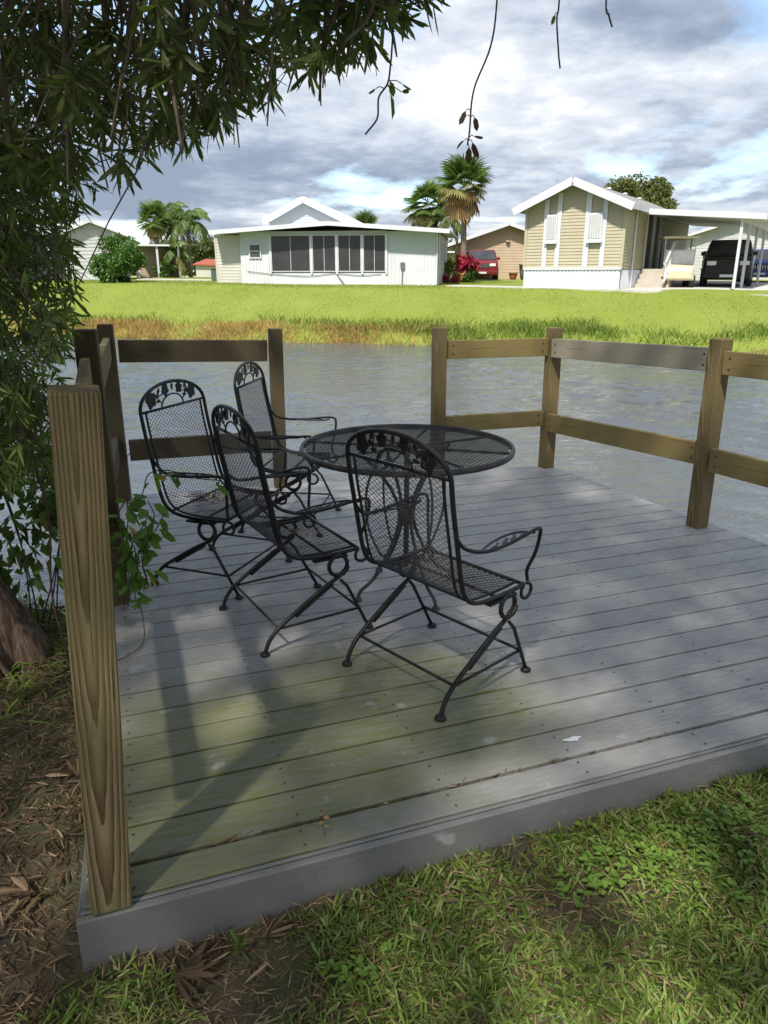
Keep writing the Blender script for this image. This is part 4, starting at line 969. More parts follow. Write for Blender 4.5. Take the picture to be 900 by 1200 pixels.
# ------------------------------------------------------------------ far bank vegetation
def bank(name, mat, n, xr, tr, hr, wr, label, cat, dens=None):
    x = rng.uniform(*xr, n); t = rng.uniform(*tr, n)
    if dens is not None: ok = rng.random(n) < dens(x, t); x, t = x[ok], t[ok]
    y = np.interp(x, YWX, YWY) + t; n = len(x); z = lawn_h(x, y) - .03
    dv = np.stack([rng.normal(size=n) * .3, rng.normal(size=n) * .3, np.ones(n)], 1)
    return stuff(leaves(name, mat, np.stack([x, y, z], 1), dv, rng.uniform(*hr, n), rng.uniform(*wr, n), droop=.25), label, cat)
clump = lambda s, k: (lambda x, t: np.clip((vnoise(x + 80, t + 20, s, k) - .3) * 2.4, 0.03, 1))
bank('reeds', 'reed', 26000, (-22, 3.0), (-.15, 1.2), (.10, .55), (.010, .024), 'orange-brown dry reeds along the far waterline on the left', 'reeds', lambda x, t: np.clip(clump(.9, 11)(x, t) + .2, 0, 1) * np.clip((3.0 - x) / 3, .0, 1))
bank('bank_weeds', 'reed_green', 24000, (-22, 26), (.5, 1.9), (.10, .55), (.010, .024), 'green bank weeds growing behind the reeds and along the far waterline', 'weeds', clump(.8, 12))
bank('bank_weeds', 'reed_green', 16000, (.5, 26), (-.2, 1.1), (.14, .5), (.012, .03), 'tall light green weeds at the far waterline on the right', 'weeds', clump(1.1, 13))
bank('bank_foam', 'dry_blade', 9000, (-22, 12), (-.25, .12), (.04, .16), (.01, .03), 'pale matted dead plants at the edge of the far bank', 'weeds')
x = rng.uniform(-24, 26, 130000); y = rng.uniform(18, 38, 130000); lx = (x - 5.5) * .842 - (y - 30) * .539; ly = (x - 5.5) * .539 + (y - 30) * .842
ok = (y - np.interp(x, YWX, YWY) > 1.0) & ~((lx > -3.2) & (ly > -.75)); x, y = x[ok], y[ok]; n = len(x)
stuff(leaves('lawn_grass', 'lawn_blade', np.stack([x, y, lawn_h(x, y)], 1), np.stack([rng.normal(size=n) * .5, rng.normal(size=n) * .5, np.ones(n)], 1), rng.uniform(.02, .055, n), rng.uniform(.012, .03, n)), 'mown bright green lawn grass across the canal', 'grass')

# ------------------------------------------------------------------ buildings
def lap(m, xl, xr, z0, z1, course, y=0.0, d=0.018):
    """lap siding in the xz plane facing -y; xl, xr functions of z"""
    z = z0
    while z < z1 - 1e-4:
        zt = min(z + course, z1)
        a, b = xl(z), xr(z); c, e = xl(zt), xr(zt)
        if e - c > 0.01 or b - a > .01:
            m.add([(a, y - d, z), (b, y - d, z), (e, y - .002, zt), (c, y - .002, zt), (a, y, z), (b, y, z)], [(0, 1, 2, 3), (4, 5, 1, 0)])
        z = zt
    return m
def ribs(m, x0, x1, z0, z1, pitch, y=0.0, d=0.02):
    n = int((x1 - x0) / pitch)
    for i in range(n):
        a = x0 + (x1 - x0) * i / n; w = (x1 - x0) / n
        xs_ = [a, a + w * .35, a + w * .45, a + w * .9, a + w]; ys_ = [y - d, y - d, y, y, y - d]
        for q in range(4): m.add([(xs_[q], ys_[q], z0), (xs_[q + 1], ys_[q + 1], z0), (xs_[q + 1], ys_[q + 1], z1), (xs_[q], ys_[q], z1)], [(0, 1, 2, 3)])
    return m
def side_m(x): return Matrix(((0, -1, 0, x), (1, 0, 0, 0), (0, 0, 1, 0), (0, 0, 0, 1)))   # wall plane turned to face +x
def xform(mb, mt): mb.v = [tuple(mt @ Vector(p)) for p in mb.v]; return mb
def window(root, x0, x1, z0, z1, y, panes, glass='screen', frame='white_metal', fw=0.05, rows=1, mt=None):
    f = MB()
    f.box((x0, y - .05, z0), (x1, y + .01, z0 + fw)); f.box((x0, y - .05, z1 - fw), (x1, y + .01, z1))
    f.box((x0, y - .052, z0 + fw), (x0 + fw, y + .01, z1 - fw)); f.box((x1 - fw, y - .052, z0 + fw), (x1, y + .01, z1 - fw))
    for i in range(1, panes): xm = x0 + (x1 - x0) * i / panes; f.box((xm - fw / 3, y - .048, z0 + fw), (xm + fw / 3, y, z1 - fw))
    for i in range(1, rows): zm = z0 + (z1 - z0) * i / rows; f.box((x0 + fw, y - .046, zm - fw / 3), (x1 - fw, y, zm + fw / 3))
    if mt: xform(f, mt)
    wo_ = f.build('window', frame, root)
    for i in range(panes):
        for j in range(rows):
            a = x0 + (x1 - x0) * i / panes; b = x0 + (x1 - x0) * (i + 1) / panes; c = z0 + (z1 - z0) * j / rows; e = z0 + (z1 - z0) * (j + 1) / rows
            g = MB().box((a + .02, y - .03, c + .02), (b - .02, y - .012, e - .02))
            if mt: xform(g, mt)
            g.build('pane', glass, wo_)
    return wo_

# --- white screened-porch house
wh = thing('screened_house', 'low white house with a row of dark screened porch windows across the canal', 'house', (-6.39, 34.3, 0.98), R(-8))
wh.scale = (0.96, 1, 1)
WL = 9.15
ribs(MB(), 0, 1.35, -.2, 1.30, .16).build('ribbed_panel', 'white_metal', wh); ribs(MB(), 6.85, WL, -.2, 1.30, .16).build('ribbed_panel', 'white_metal', wh)
MB().box((1.35, -.012, 0), (6.85, .05, 0.55)).build('skirt_panel', 'white_metal', wh)
m = MB(); m.box((0, 0.0, 1.30), (1.4, .05, 2.28)); m.box((6.80, 0.0, 1.30), (WL, .05, 2.25)); m.box((1.4, .0, 2.12), (6.8, .05, 2.28)); m.build('wall', 'aqua_wall', wh)
MB().box((0.02, 0.03, 0), (WL - .02, 6.5, 2.1)).build('core_wall', 'aqua_wall', wh)
for a, b, pn in ((1.47, 3.32, 2), (3.42, 4.51, 2), (4.61, 5.68, 2), (5.78, 6.80, 2)):
    window(wh, a, b, 0.60, 2.12, -.01, pn, fw=.03)
for x_ in (1.42, 3.37, 4.56, 5.73, 6.84): MB().box((x_ - .04, -.075, .50), (x_ + .04, -.01, 2.14)).build('porch_post', 'white_metal', wh)
window(wh, .42, 1.0, 1.16, 1.78, -.02, 1, 'window_glass', rows=2)
# low-pitched roof with deep eaves, highest over the windows
rp0 = [(-1.22, 2.22), (4.3, 2.55), (WL + .55, 2.20)]
for (xa, za), (xb, zb) in zip(rp0, rp0[1:]):
    m = MB(); m.add([(xa, -.62, za), (xb, -.62, zb), (xb, 7, zb + .05), (xa, 7, za + .05), (xa, -.62, za + .07), (xb, -.62, zb + .07), (xb, 7, zb + .12), (xa, 7, za + .12)], [(3, 2, 1, 0), (4, 5, 6, 7), (0, 1, 5, 4), (1, 2, 6, 5), (2, 3, 7, 6), (3, 0, 4, 7)])
    m.build('roof', 'white_roof', wh)
    MB().beam((xa, -.64, za + .0), (xb, -.64, zb + .0), .05, .17).build('fascia', 'white_metal', wh)
MB().tube([(WL - .02, -.1, 2.2), (WL - .02, -.06, 1.9), (WL - .02, -.05, 0)], .03, 6).build('downpipe', 'white_metal', wh)
mt = side_m(WL + .01)
m = xform(ribs(MB(), 0.0, 6.4, 0, 2.15, .16), mt); m.build('end_wall', 'white_metal', wh)
window(wh, .9, 1.7, 1.0, 1.9, -.03, 1, 'window_glass', mt=mt); window(wh, 2.6, 3.4, 1.0, 1.9, -.03, 1, 'window_glass', mt=mt)
m = MB().tube(catmull([(.3, -.05, .62), (1.6, -.05, .5), (3.2, -.05, .42), (4.4, -.05, .52), (5.6, -.05, .45), (6.6, -.05, .5)], 5), .012, 5); m.build('cable', 'grey_plastic', wh)
MB().tube(catmull([(4.55, -.06, .5), (4.75, -.1, .25), (4.95, -.12, .02)], 4), .02, 5).build('drain_pipe', 'grey_plastic', wh)
MB().tube([(7.55, -.08, .05), (7.58, -.08, .85)], .02, 5).build('stand_pipe', 'grey_plastic', wh)
MB().box((7.48, -.1, .72), (7.68, -.04, .98)).build('meter_box', 'grey_plastic', wh)
# the older gabled house behind it
gh = thing('gabled_house', 'pale aqua gabled house rising behind the low white porch roof', 'house', (-6.1, 40.5, 1.1), R(-8))
pk = (2.05, 4.02); eL, eR = -.10, 4.85
zl = lambda x_: 2.95 + (pk[1] - 2.95) * (x_ - eL) / (pk[0] - eL) if x_ < pk[0] else 2.72 + (pk[1] - 2.72) * (eR - x_) / (eR - pk[0])
def gxl(z): return 0.15 if z < 3.05 else eL + (z - 2.95) / (pk[1] - 2.95) * (pk[0] - eL)
def gxr(z): return 4.35 if z < 2.95 else eR - (z - 2.72) / (pk[1] - 2.72) * (eR - pk[0])
lap(MB(), gxl, gxr, 0, 3.98, .14).build('siding', 'aqua_wall', gh)
MB().box((.18, .05, 0), (4.32, 9, 2.9)).build('core_wall', 'aqua_wall', gh)
m = MB()
for a, b in (((eL, 2.95), pk), (pk, (eR, 2.72))):
    m.add([(a[0], -.35, a[1]), (b[0], -.35, b[1]), (b[0], 10, b[1]), (a[0], 10, a[1]), (a[0], -.35, a[1] + .10), (b[0], -.35, b[1] + .10), (b[0], 10, b[1] + .10), (a[0], 10, a[1] + .10)], [(3, 2, 1, 0), (4, 5, 6, 7), (0, 1, 5, 4), (1, 2, 6, 5), (2, 3, 7, 6), (3, 0, 4, 7)])
m.build('roof', 'white_roof', gh)
for a, b in (((eL, 2.95), pk), (pk, (eR, 2.72))): MB().beam((a[0], -.37, a[1] - .03), (b[0], -.37, b[1] - .03), .05, .30).build('rake_board', 'white_metal', gh)
# shed at the left end
sh = thing('garden_shed', 'cream lap-sided shed at the left end of the white porch house', 'shed', (-7.58, 34.7, 0.98), R(-8))
lap(MB(), lambda z: 0, lambda z: 1.18, 0, 2.15, .13).build('siding', 'cream_siding', sh)
MB().box((.02, .03, 0), (1.16, 2.4, 2.12)).build('core_wall', 'cream_siding', sh)
xform(lap(MB(), lambda z: -2.4, lambda z: 0, 0, 2.15, .13), Matrix(((0, 1, 0, .0), (-1, 0, 0, 0), (0, 0, 1, 0), (0, 0, 0, 1)))).build('siding', 'cream_siding', sh)
MB().beam((-.08, -.06, 2.18), (1.24, -.06, 2.24), .10, .06).build('fascia', 'white_metal', sh)
MB().add([(-.08, -.1, 2.2), (1.24, -.1, 2.26), (1.24, 2.5, 2.26), (-.08, 2.5, 2.2), (-.08, -.1, 2.25), (1.24, -.1, 2.31), (1.24, 2.5, 2.31), (-.08, 2.5, 2.25)], [(3, 2, 1, 0), (4, 5, 6, 7), (0, 1, 5, 4), (1, 2, 6, 5), (2, 3, 7, 6), (3, 0, 4, 7)]).build('roof', 'white_roof', sh)
for x_ in (.0, 1.18): MB().box((x_ - .03, -.03, 0), (x_ + .03, .0, 2.15)).build('corner_trim', 'cream_siding', sh)

# --- beige gabled home with carport
bh = thing('gabled_home', 'beige gabled mobile home with white trim strips, skirting and side steps', 'house', (5.50, 30.0, 0.93), R(-32.6))
HWD = 3.75; EZ = 2.92; PZ = 3.72; LEN = 11.0
ribs(MB(), 0, HWD, -.25, .70, .14).build('skirting', 'white_metal', bh)
xform(ribs(MB(), 0, LEN, -.25, .70, .14), side_m(HWD)).build('skirting', 'white_metal', bh)
MB().box((-.02, -.05, .70), (HWD + .03, .0, .78)).build('band_trim', 'white_metal', bh)
def bxl(z): return 0.0 if z < EZ else (z - EZ) / (PZ - EZ) * HWD / 2
def bxr(z): return HWD - bxl(z)
lap(MB(), bxl, bxr, .78, PZ - .02, .115, d=.02).build('siding', 'beige_siding', bh)
xform(lap(MB(), lambda z: 0, lambda z: 3.1, .74, EZ, .115, d=.02), side_m(HWD)).build('siding', 'beige_siding', bh)
xform(lap(MB(), lambda z: 5.4, lambda z: LEN, .74, EZ, .115, d=.02), side_m(HWD)).build('siding', 'beige_siding', bh)
# recessed entrance between 3.1 and 5.4
xform(lap(MB(), lambda z: 3.1, lambda z: 5.4, .74, EZ, .115, d=.02), side_m(HWD - 1.1)).build('porch_wall', 'beige_siding', bh)
lap(MB(), lambda z: HWD - 1.1, lambda z: HWD, .74, EZ, .115, y=5.4, d=.02).build('porch_wall', 'beige_siding', bh)
MB().box((HWD - 1.1, 3.1, .60), (HWD, 5.4, .74)).build('porch_floor', 'steps_concrete', bh)
d_o = xform(MB().box((3.6, -.06, .76), (4.5, -.02, 2.65)), side_m(HWD - 1.1)).build('door', 'white_metal', bh)
xform(MB().box((3.72, -.075, 1.6), (4.38, -.06, 2.5)), side_m(HWD - 1.1)).build('pane', 'window_glass', d_o)
MB().box((.03, .03, .05), (HWD - 1.12, LEN, EZ)).build('core_wall', 'beige_siding', bh)
MB().box((HWD - 1.2, .03, .05), (HWD - .03, 3.08, EZ)).build('core_wall', 'beige_siding', bh); MB().box((HWD - 1.2, 5.44, .05), (HWD - .03, LEN, EZ)).build('core_wall', 'beige_siding', bh)
for x_, w_ in ((.80, .17), (1.30, .17), (2.40, .20), (3.02, .17)):
    zt = EZ + min(x_, HWD - x_) / (HWD / 2) * (PZ - EZ) - .06
    MB().box((x_ - w_ / 2, -.06, .78), (x_ + w_ / 2, -.021, zt)).build('trim_strip', 'white_metal', bh)
for x_ in (0, HWD): MB().box((x_ - .05, -.045, .74), (x_ + .05, .05, EZ)).build('corner_trim', 'beige_siding', bh)
for a, b in ((.83, 1.27), (2.44, 2.98)):
    sh_ = MB().box((a + .02, -.14, 1.72), (b - .02, -.03, 2.66)).build('window', 'white_metal', bh)
    n = 5
    for i in range(n):
        xa = a + .04 + (b - a - .08) * i / n; MB().box((xa, -.165, 1.80), (xa + (b - a - .08) / n * .55, -.14, 2.60)).build('shutter_slat', 'grey_siding', sh_)
    MB().box((a - .02, -.17, 1.64), (b + .02, -.03, 1.72)).build('sill', 'white_metal', sh_)
OV = .38; FO = .48
def rz_(x_): return EZ + (PZ - EZ) * (1 - abs(x_ - HWD / 2) / (HWD / 2)) + .03
for a, b in ((-OV, HWD / 2), (HWD / 2, HWD + OV)):
    za, zb = rz_(a), rz_(b); m = MB()
    m.add([(a, -FO, za), (b, -FO, zb), (b, LEN + .3, zb), (a, LEN + .3, za), (a, -FO, za + .10), (b, -FO, zb + .10), (b, LEN + .3, zb + .10), (a, LEN + .3, za + .10)], [(3, 2, 1, 0), (4, 5, 6, 7), (0, 1, 5, 4), (1, 2, 6, 5), (2, 3, 7, 6), (3, 0, 4, 7)])
    ro = m.build('roof', 'roof_shingle', bh)
    MB().beam((a, -FO - .02, za + .0), (b, -FO - .02, zb + .0), .045, .27).build('rake_board', 'white_metal', bh)
MB().beam((HWD + OV, -FO, rz_(HWD + OV) + .02), (HWD + OV, LEN + .3, rz_(HWD + OV) + .02), .04, .18).build('gutter', 'white_metal', bh)
for y_ in (1.2, 3.4, 5.6): MB().lathe([(.06, 0), (.06, .10), (.10, .11), (.10, .16), (.03, .18)], 10, HWD * .72, y_).build('roof_vent', 'white_metal', bh).location = (0, 0, rz_(HWD * .72) + .05)
MB().tube([(HWD + .06, 1.3, EZ), (HWD + .06, 1.3, .05)], .035, 6).build('downpipe', 'white_metal', bh)
for y_ in (3.1, 4.3, 5.38): MB().box((HWD - .05, y_ - .05, .74), (HWD + .05, y_ + .05, EZ)).build('porch_post', 'white_metal', bh)
# steps and their rail
st = thing('entry_steps', 'pale concrete steps with a white railing at the side of the beige home', 'steps', bh.matrix_basis @ Vector((HWD + .03, 1.95, 0)), R(-32.6))
for i in range(4): MB().box((.03, i * .27, .0), (1.05, 1.3, .185 * (i + 1))).build('step', 'steps_concrete', st)
MB().box((1.06, .55, 0), (1.18, 1.5, .72)).build('planter_wall', 'beige_siding', st)
rl = MB(); rl.beam((1.10, 0.0, .95), (1.10, 1.1, 1.72), .06, .06); rl.beam((1.10, 0.0, .25), (1.10, 1.1, .92), .05, .05); rl.beam((1.10, 1.1, 1.72), (1.10, 2.0, 1.72), .06, .06); rl.build('handrail', 'white_metal', st)
for i in range(8):
    y_ = .02 + i * .15; zb_ = .22 + .62 * min(y_ / 1.1, 1); MB().box((1.085, y_, zb_), (1.115, y_ + .035, zb_ + .74)).build('baluster', 'white_metal', st)
for i in range(6): MB().box((1.085, 1.15 + i * .15, .8), (1.115, 1.185 + i * .15, 1.70)).build('baluster', 'white_metal', st)
# carport
cp = thing('carport', 'white flat carport roof on slim posts beside the beige home', 'carport', bh.location, R(-32.6))
CX0, CX1 = HWD + .10, 8.1
m = MB(); za, zb = 2.76, 2.42
m.add([(CX0, 1.7, za), (CX1, 1.7, zb), (CX1, 11.5, zb), (CX0, 11.5, za), (CX0, 1.7, za + .08), (CX1, 1.7, zb + .08), (CX1, 11.5, zb + .08), (CX0, 11.5, za + .08)], [(3, 2, 1, 0), (4, 5, 6, 7), (0, 1, 5, 4), (1, 2, 6, 5), (2, 3, 7, 6), (3, 0, 4, 7)]); m.build('roof', 'white_roof', cp)
MB().beam((CX0, 1.68, za + .03), (CX1, 1.68, zb + .03), .05, .20).build('fascia', 'white_metal', cp)
MB().beam((CX1 + .02, 1.7, zb + .02), (CX1 + .02, 11.5, zb + .02), .05, .20).build('fascia', 'white_metal', cp)
MB().beam((7.35, 1.75, zb - .02), (7.35, 11.4, zb - .02), .10, .14).build('beam', 'white_metal', cp)
for y_ in (1.9, 3.9, 6.2, 8.6): MB().box((7.30, y_ - .05, 0.02), (7.40, y_ + .05, zb - .07)).build('post', 'white_metal', cp, bevel=.01)
# driveway and path
def gpoly(name, mat, pts, dz=.03, th=.12):
    m = MB(); n = len(pts); z = [float(lawn_h(np.array(a), np.array(b))) + dz for a, b in pts]
    m.add([(a, b, q) for (a, b), q in zip(pts, z)] + [(a, b, q - th) for (a, b), q in zip(pts, z)], [tuple(range(n)), tuple(range(2 * n - 1, n - 1, -1))] + [(i, n + i, n + (i + 1) % n, (i + 1) % n) for i in range(n)])
    return structure(m.build(name, mat))
bw = lambda x_, y_: tuple((bh.matrix_basis @ Vector((x_, y_, 0)))[:2])
gpoly('driveway', 'concrete', [bw(HWD + .1, -.6), bw(10.5, -.6), bw(14, 14), bw(HWD + .1, 14)], .045)
gpoly('path', 'concrete', [bw(-3.2, -.55), bw(HWD + .08, -.55), bw(HWD + .08, -.05), bw(-3.2, .5)], .04)
gpoly('path', 'concrete', [(-12.0, 36.9), (-7.5, 36.6), (-7.5, 37.6), (-12.0, 38.2)], .06)
gpoly('road', 'concrete', [(-90, 58), (90, 50), (90, 56), (-90, 64)], .07)

# --- tan house in the middle distance
th = thing('tan_house', 'tan lap-sided gabled house partly hidden behind the palm and the beige home', 'house', (3.9, 48.0, 1.12), R(-4))
TP = (3.75, 3.22); TLx, TRx = -.4, 8.2
def txl(z): return 0.5 if z < 2.05 else -.4 + (z - 1.88) / (TP[1] - 1.88) * (TP[0] + .4)
def txr(z): return 7.4 if z < 2.05 else 8.0 - (z - 1.88) / (TP[1] - 1.88) * (8.0 - TP[0])
lap(MB(), txl, txr, 0, TP[1] - .05, .16, d=.02).build('siding', 'tan_siding', th)
MB().box((.55, .03, 0), (7.35, 9, 1.95)).build('core_wall', 'tan_siding', th)
for a, b in (((-.6, 1.82), (TP[0], TP[1] + .03)), ((TP[0], TP[1] + .03), (8.3, 1.74))):
    m = MB(); m.add([(a[0], -.55, a[1]), (b[0], -.55, b[1]), (b[0], 9.5, b[1]), (a[0], 9.5, a[1]), (a[0], -.55, a[1] + .12), (b[0], -.55, b[1] + .12), (b[0], 9.5, b[1] + .12), (a[0], 9.5, a[1] + .12)], [(3, 2, 1, 0), (4, 5, 6, 7), (0, 1, 5, 4), (1, 2, 6, 5), (2, 3, 7, 6), (3, 0, 4, 7)]); m.build('roof', 'roof_shingle', th)
    MB().beam((a[0], -.57, a[1] + .03), (b[0], -.57, b[1] + .03), .05, .20).build('rake_board', 'white_metal', th)
window(th, .95, 2.0, .95, 1.72, -.03, 1, 'window_glass', rows=2); MB().box((2.06, -.05, .9), (2.4, -.02, 1.75)).build('shutter', 'tan_siding', th)
MB().box((-1.5, -.5, 1.62), (.5, 3, 1.72)).build('porch_roof', 'white_roof', th)
for x_ in (-1.4, -.3): MB().box((x_, -.45, 0), (x_ + .1, -.35, 1.62)).build('porch_post', 'white_metal', th)
MB().lathe([(.14, 0), (.14, .08), (.05, .1)], 12).build('gable_vent', 'tan_siding', th).location = (3.75, -.1, 2.25)

# --- grey-white house at left
lh = thing('siding_house', 'white lap-sided house behind the round bush at left', 'house', (-15.5, 37.6, 1.08), R(17))
LW = 2.7; LP = 2.75; LE = 2.22
def lxl(z): return 0 if z < LE else (z - LE) / (LP - LE) * LW * .45
def lxr(z): return LW if z < LE else LW - (z - LE) / (LP - LE) * LW * .55
lap(MB(), lxl, lxr, .3, LP, .17, d=.02).build('siding', 'grey_siding', lh)
MB().box((-.02, -.04, 0), (LW + .02, .0, .3)).build('skirting', 'white_metal', lh)
LSM = Matrix(((0.30, -0.954, 0, LW), (0.954, 0.30, 0, 0), (0, 0, 1, 0), (0, 0, 0, 1)))
xform(lap(MB(), lambda z: 0, lambda z: 6.0, .0, LE, .17, d=.02), side_m(LW)).build('siding', 'grey_siding', lh)
MB().box((.03, .03, 0), (LW - .03, 6, LE)).build('core_wall', 'grey_siding', lh)
window(lh, 2.3, 3.3, 1.15, 1.95, -.03, 1, 'window_glass', mt=side_m(LW), rows=2)
for a, b in (((-.25, LE - .06), (LW * .45, LP + .03)), ((LW * .45, LP + .03), (LW + .3, LE - .10))):
    m = MB(); m.add([(a[0], -.35, a[1]), (b[0], -.35, b[1]), (b[0], 6.3, b[1]), (a[0], 6.3, a[1]), (a[0], -.35, a[1] + .10), (b[0], -.35, b[1] + .10), (b[0], 6.3, b[1] + .10), (a[0], 6.3, a[1] + .10)], [(3, 2, 1, 0), (4, 5, 6, 7), (0, 1, 5, 4), (1, 2, 6, 5), (2, 3, 7, 6), (3, 0, 4, 7)]); m.build('roof', 'white_roof', lh)
for x_ in (0, LW): MB().box((x_ - .06, -.05, .3), (x_ + .06, .0, LE)).build('corner_trim', 'white_metal', lh)
MB().box((-2.6, .4, 0), (-.05, 4.5, 2.1)).build('screen_room', 'screen', lh)
for x_ in (-2.6, -1.7, -.85, -.1): MB().box((x_ - .05, .33, 0), (x_ + .05, .39, 2.15)).build('porch_post', 'white_metal', lh)
MB().box((-2.8, .1, 2.16), (-.30, 4.8, 2.26)).build('porch_roof', 'white_roof', lh)
MB().box((LW + .3, 6.2, 1.95), (LW + 3.0, 9, 2.05)).build('porch_roof', 'white_roof', lh)
MB().box((LW + .5, 7.5, 0), (LW + 2.8, 8.8, 1.93)).build('porch_wall', 'tan_siding', lh)
for x_ in (LW + .4, LW + 1.6, LW + 2.8): MB().box((x_ - .06, 6.3, 0), (x_ + .06, 6.42, 1.95)).build('porch_post', 'white_metal', lh)
# small red-roofed building far left of the white house
rh = thing('red_roof_building', 'small distant cream building with a red roof left of the white house', 'building', (-18.2, 74, 1.18), R(-3))
MB().box((0, 0, 0), (3.4, 4, 1.15)).build('wall', 'cream_siding', rh); MB().box((1.6, -.04, .1), (3.2, 0, .95)).build('shutter_door', 'tan_siding', rh)
MB().add([(-.2, -.3, 1.15), (3.7, -.3, 1.05), (3.7, 4.2, 1.6), (-.2, 4.2, 1.7), (-.2, -.3, 1.25), (3.7, -.3, 1.15), (3.7, 4.2, 1.7), (-.2, 4.2, 1.8)], [(3, 2, 1, 0), (4, 5, 6, 7), (0, 1, 5, 4), (1, 2, 6, 5), (2, 3, 7, 6), (3, 0, 4, 7)]).build('roof', 'red_roof', rh)
ac = thing('utility_box', 'grey-green utility box on the lawn beside the cream shed', 'utility box', (-8.30, 36.6, 1.08), R(-8))
MB().box((0, 0, 0), (.42, .5, .62)).build('cabinet', 'green_plastic', ac, bevel=.03); MB().box((-.03, -.03, .62), (.45, .53, .67)).build('lid', 'green_plastic', ac, bevel=.02)
# grey house behind the carport
gr = thing('grey_house', 'low grey house with a white gable edge seen behind the carport', 'house', (16.2, 46, 1.12), R(-20))
def sxl(z): return 0 if z < 1.9 else (z - 1.9) / 1.35 * 4.4
def sxr(z): return 9 if z < 1.9 else 9 - (z - 1.9) / 1.35 * 4.4
lap(MB(), sxl, sxr, 0, 3.2, .18).build('siding', 'grey_siding', gr); MB().box((.03, .03, 0), (8.97, 9, 1.88)).build('core_wall', 'grey_siding', gr)
for a, b in (((-.5, 1.75), (4.5, 3.3)), ((4.5, 3.3), (9.5, 1.75))):
    m = MB(); m.add([(a[0], -.5, a[1]), (b[0], -.5, b[1]), (b[0], 9.5, b[1]), (a[0], 9.5, a[1]), (a[0], -.5, a[1] + .14), (b[0], -.5, b[1] + .14), (b[0], 9.5, b[1] + .14), (a[0], 9.5, a[1] + .14)], [(3, 2, 1, 0), (4, 5, 6, 7), (0, 1, 5, 4), (1, 2, 6, 5), (2, 3, 7, 6), (3, 0, 4, 7)]); m.build('roof', 'white_roof', gr)
window(gr, 2.6, 3.4, .7, 1.7, -.03, 1, 'window_glass', rows=2); window(gr, 4.0, 4.8, .7, 1.7, -.03, 1, 'window_glass', rows=2)
MB().box((-4.5, 1, 1.75), (-.3, 7, 1.95)).build('porch_roof', 'white_roof', gr); MB().box((-4.2, 2, 0), (-.1, 7, 1.74)).build('wing_wall', 'cream_siding', gr)

# ------------------------------------------------------------------ vehicles
def wheel(root, x_, y_, r_, w_, name='wheel'):
    wh_ = MB().lathe([(r_ * .62, -w_ / 2), (r_ * .95, -w_ / 2), (r_, -w_ * .35), (r_, w_ * .35), (r_ * .95, w_ / 2), (r_ * .62, w_ / 2)], 20)
    mt_ = Matrix(((0, 0, 1, x_), (0, 1, 0, y_), (1, 0, 0, r_), (0, 0, 0, 1))); xform(wh_, mt_)
    o = wh_.build('wheel', 'rubber', root, smooth=False)
    sg = 1 if x_ > 0 else -1
    xform(MB().lathe([(r_ * .6, sg * (w_ / 2 - .02)), (r_ * .55, sg * (w_ / 2 + .004)), (r_ * .15, sg * (w_ / 2 + .012))], 12), mt_).build('rim', 'chrome', o)
def loft(sections, bevel=0.04):
    """sections: (y, half-width bottom, half-width top, z0, z1)"""
    m = MB(); n = len(sections)
    for (y_, wb, wt, z0, z1) in sections: m.v += [(-wb, y_, z0), (wb, y_, z0), (wt, y_, z1), (-wt, y_, z1)]
    for i in range(n - 1):
        for j in range(4): m.f.append((i * 4 + j, i * 4 + (j + 1) % 4, (i + 1) * 4 + (j + 1) % 4, (i + 1) * 4 + j))
    m.f += [(3, 2, 1, 0), ((n - 1) * 4, (n - 1) * 4 + 1, (n - 1) * 4 + 2, (n - 1) * 4 + 3)]
    return m
